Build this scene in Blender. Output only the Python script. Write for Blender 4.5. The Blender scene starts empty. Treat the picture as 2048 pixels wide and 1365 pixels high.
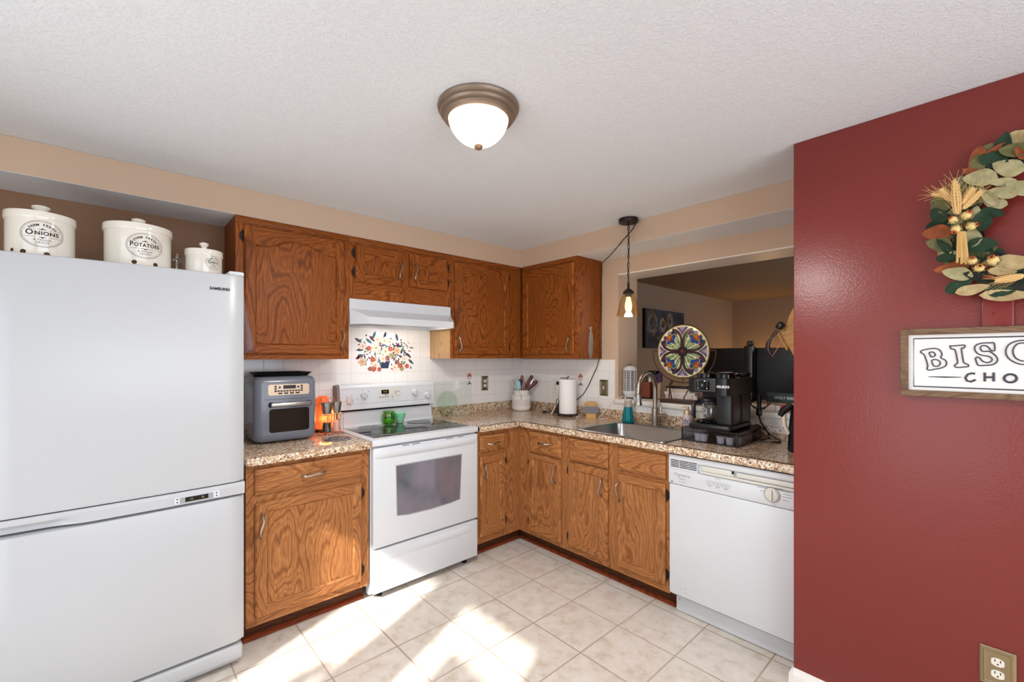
import bpy, bmesh, math, random
from math import sin, cos, pi, radians, atan2, sqrt
from mathutils import Vector, Matrix

S = bpy.context.scene
COL = S.collection
rnd = random.Random(7)

# ------------------------------------------------------------------ camera
F_PX, CXP, CYP = 875.64, 1017.34, 712.59
cam = bpy.data.cameras.new('camera'); camo = bpy.data.objects.new('camera', cam); COL.objects.link(camo)
cam.sensor_width = 36.0; cam.lens = F_PX / 2048 * 36
cam.shift_x = (1024 - CXP) / 2048; cam.shift_y = (CYP - 682.5) / 2048
cam.clip_start = .02; cam.clip_end = 100
camo.location = (-2.8694, -2.9908, 1.3978)
camo.rotation_euler = (radians(90), 0, radians(47.916 - 90))
S.camera = camo

# ------------------------------------------------------------------ view, world, sun, door daylight and fill lamps
S.view_settings.view_transform = 'Standard'; S.view_settings.look = 'None'
S.view_settings.exposure = .02; S.view_settings.gamma = 1.0
S.view_settings.use_curve_mapping = False
S.cycles.max_bounces = 10; S.cycles.diffuse_bounces = 5; S.cycles.glossy_bounces = 4
S.cycles.transmission_bounces = 8; S.cycles.transparent_max_bounces = 12
S.cycles.sample_clamp_indirect = 6.0
S.cycles.caustics_reflective = False; S.cycles.caustics_refractive = False

W = bpy.data.worlds.new('world'); S.world = W; W.use_nodes = True
wn = W.node_tree.nodes; wl = W.node_tree.links
sky = wn.new('ShaderNodeTexSky'); sky.sky_type = 'HOSEK_WILKIE'
sky.sun_direction = (-.75, -.32, .58); sky.turbidity = 3.0
mixw = wn.new('ShaderNodeMix'); mixw.data_type = 'RGBA'; mixw.inputs[0].default_value = .75
mixw.inputs[7].default_value = (.86, .93, 1, 1)
wl.new(sky.outputs[0], mixw.inputs[6]); wl.new(mixw.outputs[2], wn['Background'].inputs[0])
wn['Background'].inputs[1].default_value = 1.0

def lamp(name, kind, energy, color, loc, rot=(0, 0, 0), **kw):
    l = bpy.data.lights.new(name, kind); l.energy = energy; l.color = color
    for k, v in kw.items(): setattr(l, k, v)
    o = bpy.data.objects.new(name, l); o.location = loc; o.rotation_euler = rot; COL.objects.link(o)
    return o
# sun direction travels (+.92, +.39) on the ground, falling .713 per horizontal metre
SUND = Vector((.92, .39, -.713)).normalized()
so = lamp('sun', 'SUN', 9.5, (1, .97, .92), (-8, -5, 6), angle=radians(1.2))
so.rotation_euler = SUND.to_track_quat('-Z', 'Y').to_euler()
# fill from a window added behind the camera, and daylight through the sliding door
lamp('window_fill', 'AREA', 44, (.83, .915, 1), (-2.2, -4.56, 1.42), (radians(90), 0, 0), shape='RECTANGLE', size=2.5, size_y=1.25)
lamp('door_daylight', 'AREA', 24, (.82, .91, 1), (-3.90, -1.9, 1.05), (radians(90), 0, radians(-90)), shape='RECTANGLE', size=1.6, size_y=1.95)
lamp('far_room_lamp', 'POINT', 9, (1, .55, .2), (4.35, -.75, 1.15), shadow_soft_size=.08)
lamp('far_room_fill', 'AREA', 34, (.95, .95, 1), (2.6, -3.9, 2.0), (radians(90), 0, 0), shape='RECTANGLE', size=1.6, size_y=1.2)  # fill lamp added to brighten the far room, no window there

# ------------------------------------------------------------------ mesh builder
class MB:
    def __init__(s): s.v = []; s.f = []; s.mi = []; s.sm = []; s.m = 0; s.smooth = True; s.T = None
    def pt(s, p):
        p = Vector(p)
        if s.T is not None: p = s.T @ p
        s.v.append(p); return len(s.v) - 1
    def face(s, ids, m=None):
        s.f.append(ids); s.mi.append(s.m if m is None else m); s.sm.append(s.smooth)
    def poly(s, pts, m=None): s.face([s.pt(p) for p in pts], m)
    def box(s, a, b, m=None):
        x0, y0, z0 = [min(a[i], b[i]) for i in range(3)]; x1, y1, z1 = [max(a[i], b[i]) for i in range(3)]
        i = [s.pt(p) for p in ((x0,y0,z0),(x1,y0,z0),(x1,y1,z0),(x0,y1,z0),(x0,y0,z1),(x1,y0,z1),(x1,y1,z1),(x0,y1,z1))]
        for q in ((0,3,2,1),(4,5,6,7),(0,1,5,4),(1,2,6,5),(2,3,7,6),(3,0,4,7)): s.face([i[k] for k in q], m)
    def addbm(s, bm, M=None, m=None):
        bm.verts.index_update(); off = {}
        for v in bm.verts: off[v.index] = s.pt((M @ v.co) if M else v.co)
        for f in bm.faces: s.face([off[v.index] for v in f.verts], m)
        bm.free()
    def rbox(s, a, b, r=.005, seg=2, m=None, M=None):
        a = Vector(a); b = Vector(b); c = (a + b) / 2; d = Vector([abs(b[i] - a[i]) for i in range(3)])
        bm = bmesh.new(); bmesh.ops.create_cube(bm, size=1)
        for v in bm.verts: v.co = Vector((v.co.x * d.x, v.co.y * d.y, v.co.z * d.z)) + c
        r = min(r, min(d) * .49)
        bmesh.ops.bevel(bm, geom=bm.edges[:], offset=r, segments=seg, profile=.5, affect='EDGES')
        s.addbm(bm, M, m)
    def lathe(s, prof, c=(0, 0, 0), n=28, axis='z', m=None, a0=0, a1=2*pi):
        full = abs(a1 - a0 - 2*pi) < 1e-6; k = n if full else n + 1
        c = Vector(c); rings = []
        for r, h in prof:
            if r < 1e-6: rings.append([s.pt(c + s._ax(0, 0, h, axis))]); continue
            rings.append([s.pt(c + s._ax(r*cos(a0+(a1-a0)*i/n), r*sin(a0+(a1-a0)*i/n), h, axis)) for i in range(k)])
        for A, B in zip(rings, rings[1:]):
            for i in range(n):
                j = (i + 1) % k
                if len(A) == 1 and len(B) == 1: continue
                if len(A) == 1: s.face([A[0], B[j], B[i]], m)
                elif len(B) == 1: s.face([A[i], A[j], B[0]], m)
                else: s.face([A[i], A[j], B[j], B[i]], m)
    @staticmethod
    def _ax(x, y, h, axis):
        if axis == 'z': return Vector((x, y, h))
        if axis == 'y': return Vector((x, -h, y))     # h outward along -y
        return Vector((-h, -x, y))                     # h outward along -x
    def tube(s, pts, r, n=8, closed=False, m=None, flat=1.0, caps=True):
        P = [Vector(p) for p in pts]; k = len(P); R = r if isinstance(r, (list, tuple)) else [r] * k
        up = None; rings = []
        for i in range(k):
            if closed: t = P[(i+1) % k] - P[i-1]
            else: t = P[min(i+1, k-1)] - P[max(i-1, 0)]
            if t.length < 1e-9: t = Vector((0, 0, 1))
            t.normalize()
            if up is None:
                up = Vector((0, 0, 1)) if abs(t.z) < .9 else Vector((1, 0, 0))
            up = (up - t * up.dot(t))
            if up.length < 1e-6: up = t.orthogonal()
            up.normalize(); sd = t.cross(up)
            rings.append([s.pt(P[i] + up * R[i] * cos(2*pi*j/n) + sd * R[i] * flat * sin(2*pi*j/n)) for j in range(n)])
        for i in range(k if closed else k - 1):
            A = rings[i]; B = rings[(i+1) % k]
            for j in range(n): s.face([A[j], B[j], B[(j+1) % n], A[(j+1) % n]], m)
        if caps and not closed:
            s.face(rings[0][::1], m); s.face(rings[-1][::-1], m)
    def prism(s, pts2, fn, h0, h1, m=None):
        """pts2 outline extruded from h0 to h1; fn(u,v,h)->xyz"""
        A = [s.pt(fn(u, v, h0)) for u, v in pts2]; B = [s.pt(fn(u, v, h1)) for u, v in pts2]; n = len(A)
        s.face(A[::-1], m); s.face(B, m)
        for i in range(n): s.face([A[i], A[(i+1) % n], B[(i+1) % n], B[i]], m)
    def ribbon(s, pts2, w, fn, h, m=None, closed=False):
        P = [Vector(p) for p in pts2]; k = len(P); W_ = w if isinstance(w, (list, tuple)) else [w] * k; L = []; Rr = []
        for i in range(k):
            t = (P[(i+1) % k] - P[i-1]) if closed else (P[min(i+1, k-1)] - P[max(i-1, 0)])
            if t.length < 1e-9: t = Vector((1, 0))
            t.normalize(); nn = Vector((-t.y, t.x)) * W_[i] / 2
            L.append(s.pt(fn(*(P[i] + nn), h))); Rr.append(s.pt(fn(*(P[i] - nn), h)))
        for i in range(k if closed else k - 1):
            j = (i+1) % k; s.face([Rr[i], Rr[j], L[j], L[i]], m)
    def disc(s, c, r, fn, h, n=14, m=None, ry=None):
        s.poly([fn(c[0] + r*cos(2*pi*i/n), c[1] + (ry or r)*sin(2*pi*i/n), h) for i in range(n)], m)
    def ball(s, c, r, m=None, n=10, sz=1.0):
        k = max(4, n // 2)
        s.lathe([(r*sin(pi*i/k), -r*sz*cos(pi*i/k)) for i in range(k+1)], c, n=n, m=m)
    def text(s, body, size, fn, h, m=None, align='CENTER', shear=0.0, space=1.0, bold=0.0, sx=1.0):
        for V, Fc in [text_geo(body, size, align, shear, space, bold)]:
            ids = [s.pt(fn(x * sx, y, h)) for x, y in V]
            for f in Fc: s.face([ids[i] for i in f], m)
    def build(s, name, mats, parent=None, ang=35, recalc=False, local=False):
        if not isinstance(mats, (list, tuple)): mats = [mats]
        r = parent; off = Vector((0, 0, 0))
        while r is not None and r.parent is not None: r = r.parent
        if r is not None and not local: off = Vector(r.location)
        me = bpy.data.meshes.new(name)
        me.from_pydata([v - off for v in s.v], [], s.f)
        for mt in mats: me.materials.append(mt)
        for p, mi, sm in zip(me.polygons, s.mi, s.sm): p.material_index = mi; p.use_smooth = sm
        if recalc:
            bm = bmesh.new(); bm.from_mesh(me); bmesh.ops.recalc_face_normals(bm, faces=bm.faces[:]); bm.to_mesh(me); bm.free()
        me.update(); me.set_sharp_from_angle(angle=radians(ang))
        o = bpy.data.objects.new(name, me); COL.objects.link(o)
        if parent is not None: o.parent = parent
        return o

_tc = {}
def text_geo(body, size, align, shear, space, bold):
    key = (body, size, align, shear, space, bold)
    if key in _tc: return _tc[key]
    cu = bpy.data.curves.new('t', 'FONT'); cu.body = body; cu.size = size; cu.align_x = align; cu.align_y = 'CENTER'
    cu.shear = shear; cu.space_character = space; cu.resolution_u = 4; cu.offset = bold
    o = bpy.data.objects.new('t', cu); COL.objects.link(o)
    dg = bpy.context.evaluated_depsgraph_get()
    me = bpy.data.meshes.new_from_object(o.evaluated_get(dg))
    V = [(v.co.x, v.co.y) for v in me.vertices]; Fc = [list(p.vertices) for p in me.polygons]
    bpy.data.objects.remove(o); bpy.data.curves.remove(cu); bpy.data.meshes.remove(me)
    _tc[key] = (V, Fc); return _tc[key]

def thing(name, label, cat, loc=(0, 0, 0), group=None):
    o = bpy.data.objects.new(name, None); COL.objects.link(o); o.location = loc; o.empty_display_size = .05
    return tag(o, label, cat, group)
def tag(o, label, cat, group=None, kind=None):
    o['label'] = label; o['category'] = cat
    if group: o['group'] = group
    if kind: o['kind'] = kind
    return o
def struct(o): o['kind'] = 'structure'; return o
# wall frames: F1 on the back wall (a = x, c = out into the room), F2 on the right wall (a = distance from the corner)
def F1(a, b, c): return Vector((a, -c, b))
def F2(a, b, c): return Vector((-c, -a, b))

# ------------------------------------------------------------------ materials
def srgb(r, g, b):
    f = lambda c: ((c/255) / 12.92 if c/255 <= .04045 else (((c/255) + .055) / 1.055) ** 2.4)
    return (f(r), f(g), f(b), 1)
MATS = {}
def mat(name, col=(200, 200, 200), rough=.5, metal=0.0, spec=.5, trans=0.0, emit=None, es=0.0, ior=1.45, coat=0.0, alpha=1.0):
    m = bpy.data.materials.new(name); m.use_nodes = True; b = m.node_tree.nodes['Principled BSDF']
    b.inputs['Base Color'].default_value = srgb(*col); b.inputs['Roughness'].default_value = rough
    b.inputs['Metallic'].default_value = metal; b.inputs['Specular IOR Level'].default_value = spec
    b.inputs['Transmission Weight'].default_value = trans; b.inputs['IOR'].default_value = ior
    b.inputs['Coat Weight'].default_value = coat; b.inputs['Alpha'].default_value = alpha
    if emit: b.inputs['Emission Color'].default_value = srgb(*emit); b.inputs['Emission Strength'].default_value = es
    MATS[name] = m; return m
class N:
    """small node helper"""
    def __init__(s, m): s.nt = m.node_tree; s.b = s.nt.nodes['Principled BSDF']
    def new(s, t, **kw):
        n = s.nt.nodes.new(t)
        for k, v in kw.items(): setattr(n, k, v)
        return n
    def put(s, sock, v):
        if v is None: return
        if isinstance(v, bpy.types.NodeSocket): s.nt.links.new(v, sock)
        else: sock.default_value = v
    def math(s, op, a, b=None, c=None):
        n = s.new('ShaderNodeMath', operation=op); s.put(n.inputs[0], a); s.put(n.inputs[1], b)
        if c is not None: s.put(n.inputs[2], c)
        return n.outputs[0]
    def xyz(s, coord='Object'):
        t = s.new('ShaderNodeTexCoord'); q = s.new('ShaderNodeSeparateXYZ'); s.nt.links.new(t.outputs[coord], q.inputs[0]); return q.outputs
    def comb(s, x, y, z):
        n = s.new('ShaderNodeCombineXYZ'); s.put(n.inputs[0], x); s.put(n.inputs[1], y); s.put(n.inputs[2], z); return n.outputs[0]
    def noise(s, vec, scale, detail=3.0, rough=.5, dist=0.0):
        n = s.new('ShaderNodeTexNoise'); s.put(n.inputs['Vector'], vec); n.inputs['Scale'].default_value = scale
        n.inputs['Detail'].default_value = detail; n.inputs['Roughness'].default_value = rough; n.inputs['Distortion'].default_value = dist
        return n.outputs['Fac']
    def ramp(s, f, stops, interp='LINEAR'):
        n = s.new('ShaderNodeValToRGB'); s.put(n.inputs[0], f); r = n.color_ramp; r.interpolation = interp
        while len(r.elements) < len(stops): r.elements.new(.5)
        for e, (p, c) in zip(r.elements, stops):
            e.position = p; e.color = c if len(c) == 4 else srgb(*c)
        return n.outputs[0]
    def mix(s, f, a, b, mode='MIX'):
        n = s.new('ShaderNodeMix', data_type='RGBA', blend_type=mode); s.put(n.inputs[0], f)
        s.put(n.inputs[6], a if not isinstance(a, tuple) or len(a) == 4 else srgb(*a)); s.put(n.inputs[7], b if not isinstance(b, tuple) or len(b) == 4 else srgb(*b))
        return n.outputs[2]
    def bump(s, h, strength=.3, dist=.002):
        n = s.new('ShaderNodeBump'); n.inputs['Strength'].default_value = strength; n.inputs['Distance'].default_value = dist
        s.put(n.inputs['Height'], h); s.nt.links.new(n.outputs[0], s.b.inputs['Normal'])
    def col(s, v): s.put(s.b.inputs['Base Color'], v)
    def rough(s, v): s.put(s.b.inputs['Roughness'], v)
    def rand(s): return s.new('ShaderNodeObjectInfo').outputs['Random']

def oak(name, horiz, light=(180, 104, 42), mid=(150, 80, 27), dark=(88, 43, 13), wear=.0):
    m = mat(name, mid, .42, spec=.2); n = N(m); x, y, z = n.xyz('Object')
    h = n.math('ADD', x, y); rv = n.math('MULTIPLY', n.rand(), 37.0)
    A, B = (z, h) if horiz else (h, z)          # A across the grain, B along it
    A2 = n.math('ADD', A, rv)
    low = n.noise(n.comb(n.math('MULTIPLY', A2, 4.2), n.math('MULTIPLY', B, 1.25), rv), 1.0, 1.5, .45)
    mid_n = n.noise(n.comb(n.math('MULTIPLY', A2, 22.0), n.math('MULTIPLY', B, 5.0), rv), 1.0, 3.0, .6)
    ph = n.math('ADD', n.math('MULTIPLY', A2, 30.0), n.math('ADD', n.math('MULTIPLY', low, 22.0), n.math('MULTIPLY', mid_n, 1.5)))
    tri = n.math('PINGPONG', ph, .5)
    ring = n.math('MULTIPLY', tri, 2.0)
    pores = n.noise(n.comb(n.math('MULTIPLY', A2, 420.0), n.math('MULTIPLY', B, 11.0), rv), 1.0, 2.0, .6)
    c = n.ramp(ring, [(0.0, tuple((d*.6+m_*.4) for d, m_ in zip(dark, mid))), (.22, mid), (.6, light), (1.0, mid)])
    c = n.mix(n.ramp(pores, [(.42, (0, 0, 0)), (.62, (255, 255, 255))]), n.mix(.55, c, dark), c)
    blot = n.noise(n.comb(n.math('MULTIPLY', A2, 3.0), n.math('MULTIPLY', B, 2.0), rv), 1.0, 2.0)
    c = n.mix(n.math('MULTIPLY', blot, .38), c, dark)
    n.col(c); n.rough(n.math('MULTIPLY_ADD', pores, .25, .32)); n.bump(n.math('ADD', n.math('MULTIPLY', ring, .3), pores), .12, .001)
    return m
OAKV = oak('oak_vertical', False); OAKH = oak('oak_horizontal', True)
WORN_LIT = ((200, 138, 84), (172, 110, 62), (108, 66, 36))  # worn oak, lightened further to carry the brighter light low down
OAKBV = oak('worn_lit_oak_vertical', False, *WORN_LIT); OAKBH = oak('worn_lit_oak_horizontal', True, *WORN_LIT)
RAW = oak('raw_oak', False, (206, 172, 130), (190, 154, 112), (158, 120, 80))
SHOE = oak('shoe_molding_wood', True, (170, 84, 48), (146, 68, 36), (90, 40, 22))
SIGNW = oak('weathered_wood', True, (150, 122, 96), (134, 106, 82), (92, 70, 54))
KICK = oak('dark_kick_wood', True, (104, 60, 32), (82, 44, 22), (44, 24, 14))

def paint(name, col, rough=.6, scale=160, strength=.12, dist=.001, spec=.4):
    m = mat(name, col, rough, spec=spec); n = N(m); x, y, z = n.xyz('Object')
    v = n.comb(x, y, z); h = n.noise(v, scale, 2.0, .5)
    lo = n.noise(v, 2.2, 3.0)
    c0 = srgb(*col); n.col(n.mix(n.math('MULTIPLY', lo, .18), c0, tuple([q * .82 for q in c0[:3]] + [1])))
    n.bump(h, strength, dist); return m
TAN = paint('tan_wall_paint', (202, 176, 152), .55)
NOOK_SHADE = paint('shaded_wall_paint', (140, 106, 80), .6)  # shade of the recess above the fridge put into the wall colour
RED = paint('red_wall_paint', (126, 48, 42), .30, 130, .35, .0016, .5)
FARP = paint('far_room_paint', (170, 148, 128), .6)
WHITEP = paint('white_trim_paint', (236, 232, 226), .4, 60, .05)
TRIMRED = paint('red_trim_paint', (128, 50, 46), .3, 30, .05)

def knock(name, col):
    m = mat(name, col, .75, spec=.25); n = N(m); x, y, z = n.xyz('Object'); v = n.comb(x, y, z)
    a = n.noise(v, 62.0, 4.0, .6, .9); b = n.noise(v, 140.0, 3.0, .5)
    p = n.ramp(a, [(.46, (0, 0, 0)), (.54, (255, 255, 255))])
    n.bump(n.math('ADD', n.math('MULTIPLY', p, 1.0), n.math('MULTIPLY', b, .35)), .40, .0028); return m
CEIL = knock('knockdown_ceiling', (224, 227, 230))

# floor tile
FLOOR = mat('floor_tile', (214, 204, 192), .3, spec=.5)
def _floor():
    n = N(FLOOR); x, y, z = n.xyz('Object'); P = .3092
    fx = n.math('DIVIDE', n.math('SUBTRACT', x, -.6183), P); fy = n.math('DIVIDE', n.math('SUBTRACT', y, -.7594), P)
    ex = n.math('ABSOLUTE', n.math('SUBTRACT', n.math('FRACT', fx), .5)); ey = n.math('ABSOLUTE', n.math('SUBTRACT', n.math('FRACT', fy), .5))
    e = n.math('MAXIMUM', ex, ey); grout = n.ramp(e, [(.4865, (0, 0, 0)), (.4910, (255, 255, 255))])
    cell = n.new('ShaderNodeTexWhiteNoise', noise_dimensions='2D'); n.put(cell.inputs['Vector'], n.comb(n.math('FLOOR', fx), n.math('FLOOR', fy), 0.0))
    rv = n.math('MULTIPLY', cell.outputs['Value'], 20.0)
    v = n.comb(x, n.math('ADD', y, rv), rv)
    a = n.noise(v, 15.0, 6.0, .66, .25); b = n.noise(v, 60.0, 3.0, .6)
    c = n.ramp(a, [(.32, (198, 184, 167)), (.47, (215, 205, 193)), (.66, (224, 217, 208))])
    c = n.mix(n.ramp(b, [(.6, (0, 0, 0)), (.78, (110, 110, 110))]), c, (176, 152, 130))
    gcol = n.mix(n.noise(n.comb(x, y, 0.0), 2.6, 2.0), (138, 112, 88), (206, 196, 182))
    n.col(n.mix(grout, c, gcol)); n.rough(n.math('MULTIPLY_ADD', grout, .45, .30)); n.bump(n.math('SUBTRACT', n.math('MULTIPLY', a, .15), grout), .4, .0015)
_floor()

# wall tile 4 1/4 inch
WTILE = mat('wall_tile', (236, 233, 230), .18, spec=.5)
def _wt():
    n = N(WTILE); x, y, z = n.xyz('Object'); P = .1087
    h = n.math('ADD', x, y)
    fx = n.math('DIVIDE', n.math('SUBTRACT', h, -.0250), P); fz = n.math('DIVIDE', n.math('SUBTRACT', z, 1.2775), P)
    ex = n.math('ABSOLUTE', n.math('SUBTRACT', n.math('FRACT', fx), .5)); ez = n.math('ABSOLUTE', n.math('SUBTRACT', n.math('FRACT', fz), .5))
    e = n.math('MAXIMUM', ex, ez); g = n.ramp(e, [(.485, (0, 0, 0)), (.494, (255, 255, 255))])
    n.col(n.mix(g, (238, 235, 232), (212, 205, 198))); n.rough(n.math('MULTIPLY_ADD', g, .5, .15))
    n.bump(n.math('MULTIPLY', g, -1.0), .5, .0012)
_wt()

# granite pattern laminate
GRAN = mat('granite_laminate', (180, 150, 120), .12, spec=.5)
def _gr():
    n = N(GRAN); x, y, z = n.xyz('Object'); v = n.comb(x, y, z)
    a = n.noise(v, 14.0, 4.0, .6, .5); b = n.noise(v, 95.0, 3.0, .6); d = n.noise(v, 150.0, 2.0, .5); e = n.noise(v, 70.0, 4.0, .65)
    c = n.ramp(a, [(.3, (156, 116, 80)), (.5, (198, 166, 132)), (.7, (222, 204, 178))])
    c = n.mix(n.ramp(e, [(.50, (0, 0, 0)), (.57, (255, 255, 255))]), c, (236, 222, 202))
    c = n.mix(n.ramp(b, [(.39, (255, 255, 255)), (.44, (0, 0, 0))]), c, (120, 76, 44))
    c = n.mix(n.ramp(d, [(.36, (255, 255, 255)), (.41, (0, 0, 0))]), c, (50, 44, 42))
    n.col(c)
_gr()

APPL = mat('white_enamel', (208, 211, 215), .22, spec=.5)
FRID = paint('fridge_white', (184, 186, 189), .3, 420, .06, .0006, .5)
APPG = mat('cream_plastic', (208, 206, 198), .3)
GREYP = mat('grey_plastic', (150, 152, 154), .35)
BLACKP = mat('black_plastic', (22, 22, 24), .32)
BLACKG = mat('black_gloss', (10, 10, 12), .06)
DARKGAP = mat('dark_gap', (12, 11, 10), .8)
STEEL = mat('brushed_steel', (176, 174, 170), .28, 1.0)
NICKEL = mat('brushed_nickel', (170, 160, 148), .3, 1.0)
CHROME = mat('chrome', (215, 215, 215), .08, 1.0)
BRASSP = mat('antique_pewter', (138, 128, 108), .36, 1.0)
IRON = mat('dark_iron', (34, 28, 26), .5, .4)
BRONZE = mat('oil_rubbed_bronze', (48, 36, 30), .42, .6)
COPPERY = mat('bronze_stand', (96, 66, 54), .4, .6)
GLASS = mat('clear_glass', (255, 255, 255), .02, trans=1.0, ior=1.3)
def thin_glass(name, col, fac):
    m = mat(name, col, .03); nt = m.node_tree; b = nt.nodes['Principled BSDF']
    t = nt.nodes.new('ShaderNodeBsdfTransparent'); t.inputs[0].default_value = srgb(*col)
    gl = nt.nodes.new('ShaderNodeBsdfGlossy'); gl.inputs['Roughness'].default_value = .03; gl.inputs['Color'].default_value = (.9, .9, .9, 1)
    mx = nt.nodes.new('ShaderNodeMixShader'); fr = nt.nodes.new('ShaderNodeLayerWeight'); fr.inputs[0].default_value = .35
    pw_ = nt.nodes.new('ShaderNodeMath'); pw_.operation = 'POWER'; pw_.inputs[1].default_value = 3.0
    ad = nt.nodes.new('ShaderNodeMath'); ad.operation = 'MULTIPLY_ADD'; ad.inputs[1].default_value = .55; ad.inputs[2].default_value = fac; ad.use_clamp = True
    nt.links.new(fr.outputs['Facing'], pw_.inputs[0]); nt.links.new(pw_.outputs[0], ad.inputs[0]); nt.links.new(ad.outputs[0], mx.inputs[0])
    nt.links.new(t.outputs[0], mx.inputs[1]); nt.links.new(gl.outputs[0], mx.inputs[2]); nt.nodes.remove(b); nt.links.new(mx.outputs[0], nt.nodes['Material Output'].inputs[0]); return m
TGLASS = thin_glass('board_glass', (251, 253, 252), .015)
TGLASS2 = thin_glass('round_board_glass', (247, 251, 248), .03)
AMBER = thin_glass('amber_seeded_glass', (255, 245, 226), .08)
CLEARG = thin_glass('grinder_glass', (252, 252, 250), .04)
SMOKE = thin_glass('smoked_mesh', (226, 226, 230), .03)
CERAM = mat('ivory_ceramic', (238, 232, 220), .12, coat=.3)
INK = mat('black_ink', (38, 36, 36), .6)
GREYINK = mat('grey_ink', (120, 120, 120), .6)
PAPER = mat('paper_white', (242, 240, 238), .85, spec=.2)
GREENG = mat('green_glass', (86, 160, 40), .05, trans=.55, ior=1.3)
JADE = mat('jade_ceramic', (140, 214, 168), .15)
CREAMY = mat('pale_soap', (232, 236, 196), .7)
TEAL = mat('teal_liquid', (0, 132, 142), .08, trans=.25, ior=1.33)
AFGREY = mat('slate_grey_plastic', (112, 116, 128), .26, coat=.2)
CHAMP = mat('champagne_panel', (208, 186, 160), .32, .5)
OVENW = mat('oven_window', (30, 28, 24), .06)
PINK = mat('pink_salt', (226, 170, 150), .7)


# ================================================================== SETTING
ZC = 2.295; XL = -3.92; YB = -4.62; SD = .306; ZT = 2.148; WT = .264; YJ0, YJ1 = -1.065, -2.255
b = MB(); b.box((XL-.1, YB-.1, -.1), (0, .1, 0)); struct(b.build('floor', FLOOR))
b = MB(); b.box((XL-.1, YB-.1, ZC), (WT, .1, ZC+.1)); struct(b.build('ceiling', CEIL))
b = MB(); b.box((XL-.1, 0, 0), (WT, .12, ZC)); struct(b.build('wall_back', NOOK_SHADE))
# right wall with the pass-through
b = MB()
b.box((0, YJ0, 0), (WT, 0, ZC)); b.box((0, YB, 0), (WT, YJ1, ZC)); b.box((0, YJ1, 2.026), (WT, YJ0, ZC)); b.box((0, YJ1, 0), (WT, YJ0, 1.036))
struct(b.build('wall_right', TAN))
# painted lining of the pass-through head (lighter, semi-gloss)
b = MB(); b.box((.002, YJ1, 2.018), (WT-.001, YJ0, 2.0262)); struct(b.build('trim_1', WHITEP))
# soffit: tan faces, textured white underside
b = MB()
def soff(x0, y0, x1, y1):
    b.box((x0, y0, ZT+.0015), (x1, y1, ZC-.001), 0); b.box((x0+.0005, y0+.0005, ZT), (x1-.0005, y1-.0005, ZT+.0015), 1)
soff(XL+.001, -SD, -.001, -.001); soff(-SD, -2.4235, -.001, -SD)
struct(b.build('wall_soffit', [TAN, CEIL]))
# red stub wall
b = MB(); b.rbox((-.736, YB, 0), (-.001, -2.424, ZC), .004, 2); struct(b.build('wall_red', RED))
def profile_board(name, x0, y0, y1, m):   # moulded baseboard on the red wall
    b = MB(); pr = [(0, 0), (.014, 0), (.014, .05), (.012, .062), (.008, .068), (.006, .078), (0, .082)]
    b.prism(pr, lambda u, v, h: Vector((x0 - u, h, v)), y0, y1)
    return struct(b.build(name, m, recalc=True))
profile_board('baseboard_red', -.736, -2.424, YB + .01, WHITEP)
b = MB(); b.prism([(0, 0), (.014, 0), (.014, .05), (.012, .062), (.008, .068), (.006, .078), (0, .082)], lambda u, v, h: Vector((h, -2.424 + u, v)), -.75, -.62)
struct(b.build('baseboard_end', WHITEP, recalc=True))
# raised upright batten on the red wall between wreath and sign
b = MB(); b.rbox((-.748, -3.036, 1.30), (-.7355, -2.962, 1.605), .008, 3)
b.ball((-.7485, -2.992, 1.535), .004, n=8); struct(b.build('trim_2', TRIMRED))
# left wall with the sliding door, back wall with a window added for fill light
b = MB(); b.box((XL-.1, YB, 0), (XL, -2.73, ZC)); b.box((XL-.1, -1.05, 0), (XL, 0, ZC)); b.box((XL-.1, -2.73, 2.03), (XL, -1.05, ZC)); struct(b.build('wall_left', TAN))
b = MB()
for y0, y1 in ((-2.73, -2.65), (-2.10, -1.81), (-1.415, -1.05)): b.box((XL-.08, y0, 0), (XL-.01, y1, 2.03))
b.box((XL-.08, -2.65, 0), (XL-.01, -1.13, .09)); struct(b.build('door_1', WHITEP))
b = MB()
b.box((XL, YB-.1, 0), (-3.5, YB, ZC)); b.box((-.9, YB-.1, 0), (0, YB, ZC)); b.box((-3.5, YB-.1, 0), (-.9, YB, .75)); b.box((-3.5, YB-.1, 2.1), (-.9, YB, ZC)); struct(b.build('wall_front', TAN))
b = MB()
for x0, x1 in ((-3.5, -3.44), (-2.25, -2.15), (-.96, -.9)): b.box((x0, YB-.08, .75), (x1, YB-.02, 2.1))
b.box((-3.5, YB-.08, .75), (-.9, YB-.02, .80)); b.box((-3.5, YB-.08, 2.05), (-.9, YB-.02, 2.1)); struct(b.build('added_window', WHITEP))
b = MB(); b.box((-12, -12, -.35), (XL-.1, 4, -.25)); struct(b.build('ground', mat('patio_stone', (170, 165, 158), .8)))
# far room seen through the pass-through
YF, XF = -.103, 4.72
b = MB(); b.box((WT, -5, -.1), (XF, YF, 0)); struct(b.build('floor_far_room', mat('far_floor', (120, 96, 76), .6)))
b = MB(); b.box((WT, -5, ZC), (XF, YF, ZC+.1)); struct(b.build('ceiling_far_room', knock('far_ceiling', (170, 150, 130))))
b = MB(); b.box((WT, YF, 0), (XF+.1, .1, ZC)); struct(b.build('wall_far_left', FARP))
b = MB(); b.box((XF, -5, 0), (XF+.1, YF, ZC)); struct(b.build('wall_far_back', FARP))
b = MB(); b.box((WT, -5.1, 0), (XF, -5, ZC)); struct(b.build('wall_far_right', FARP))
# sill shelf of the pass-through
b = MB(); b.rbox((-.026, YJ1 + .0, 1.036), (WT, -1.04, 1.070), .004, 2); struct(b.build('trim_3', WHITEP))

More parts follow.
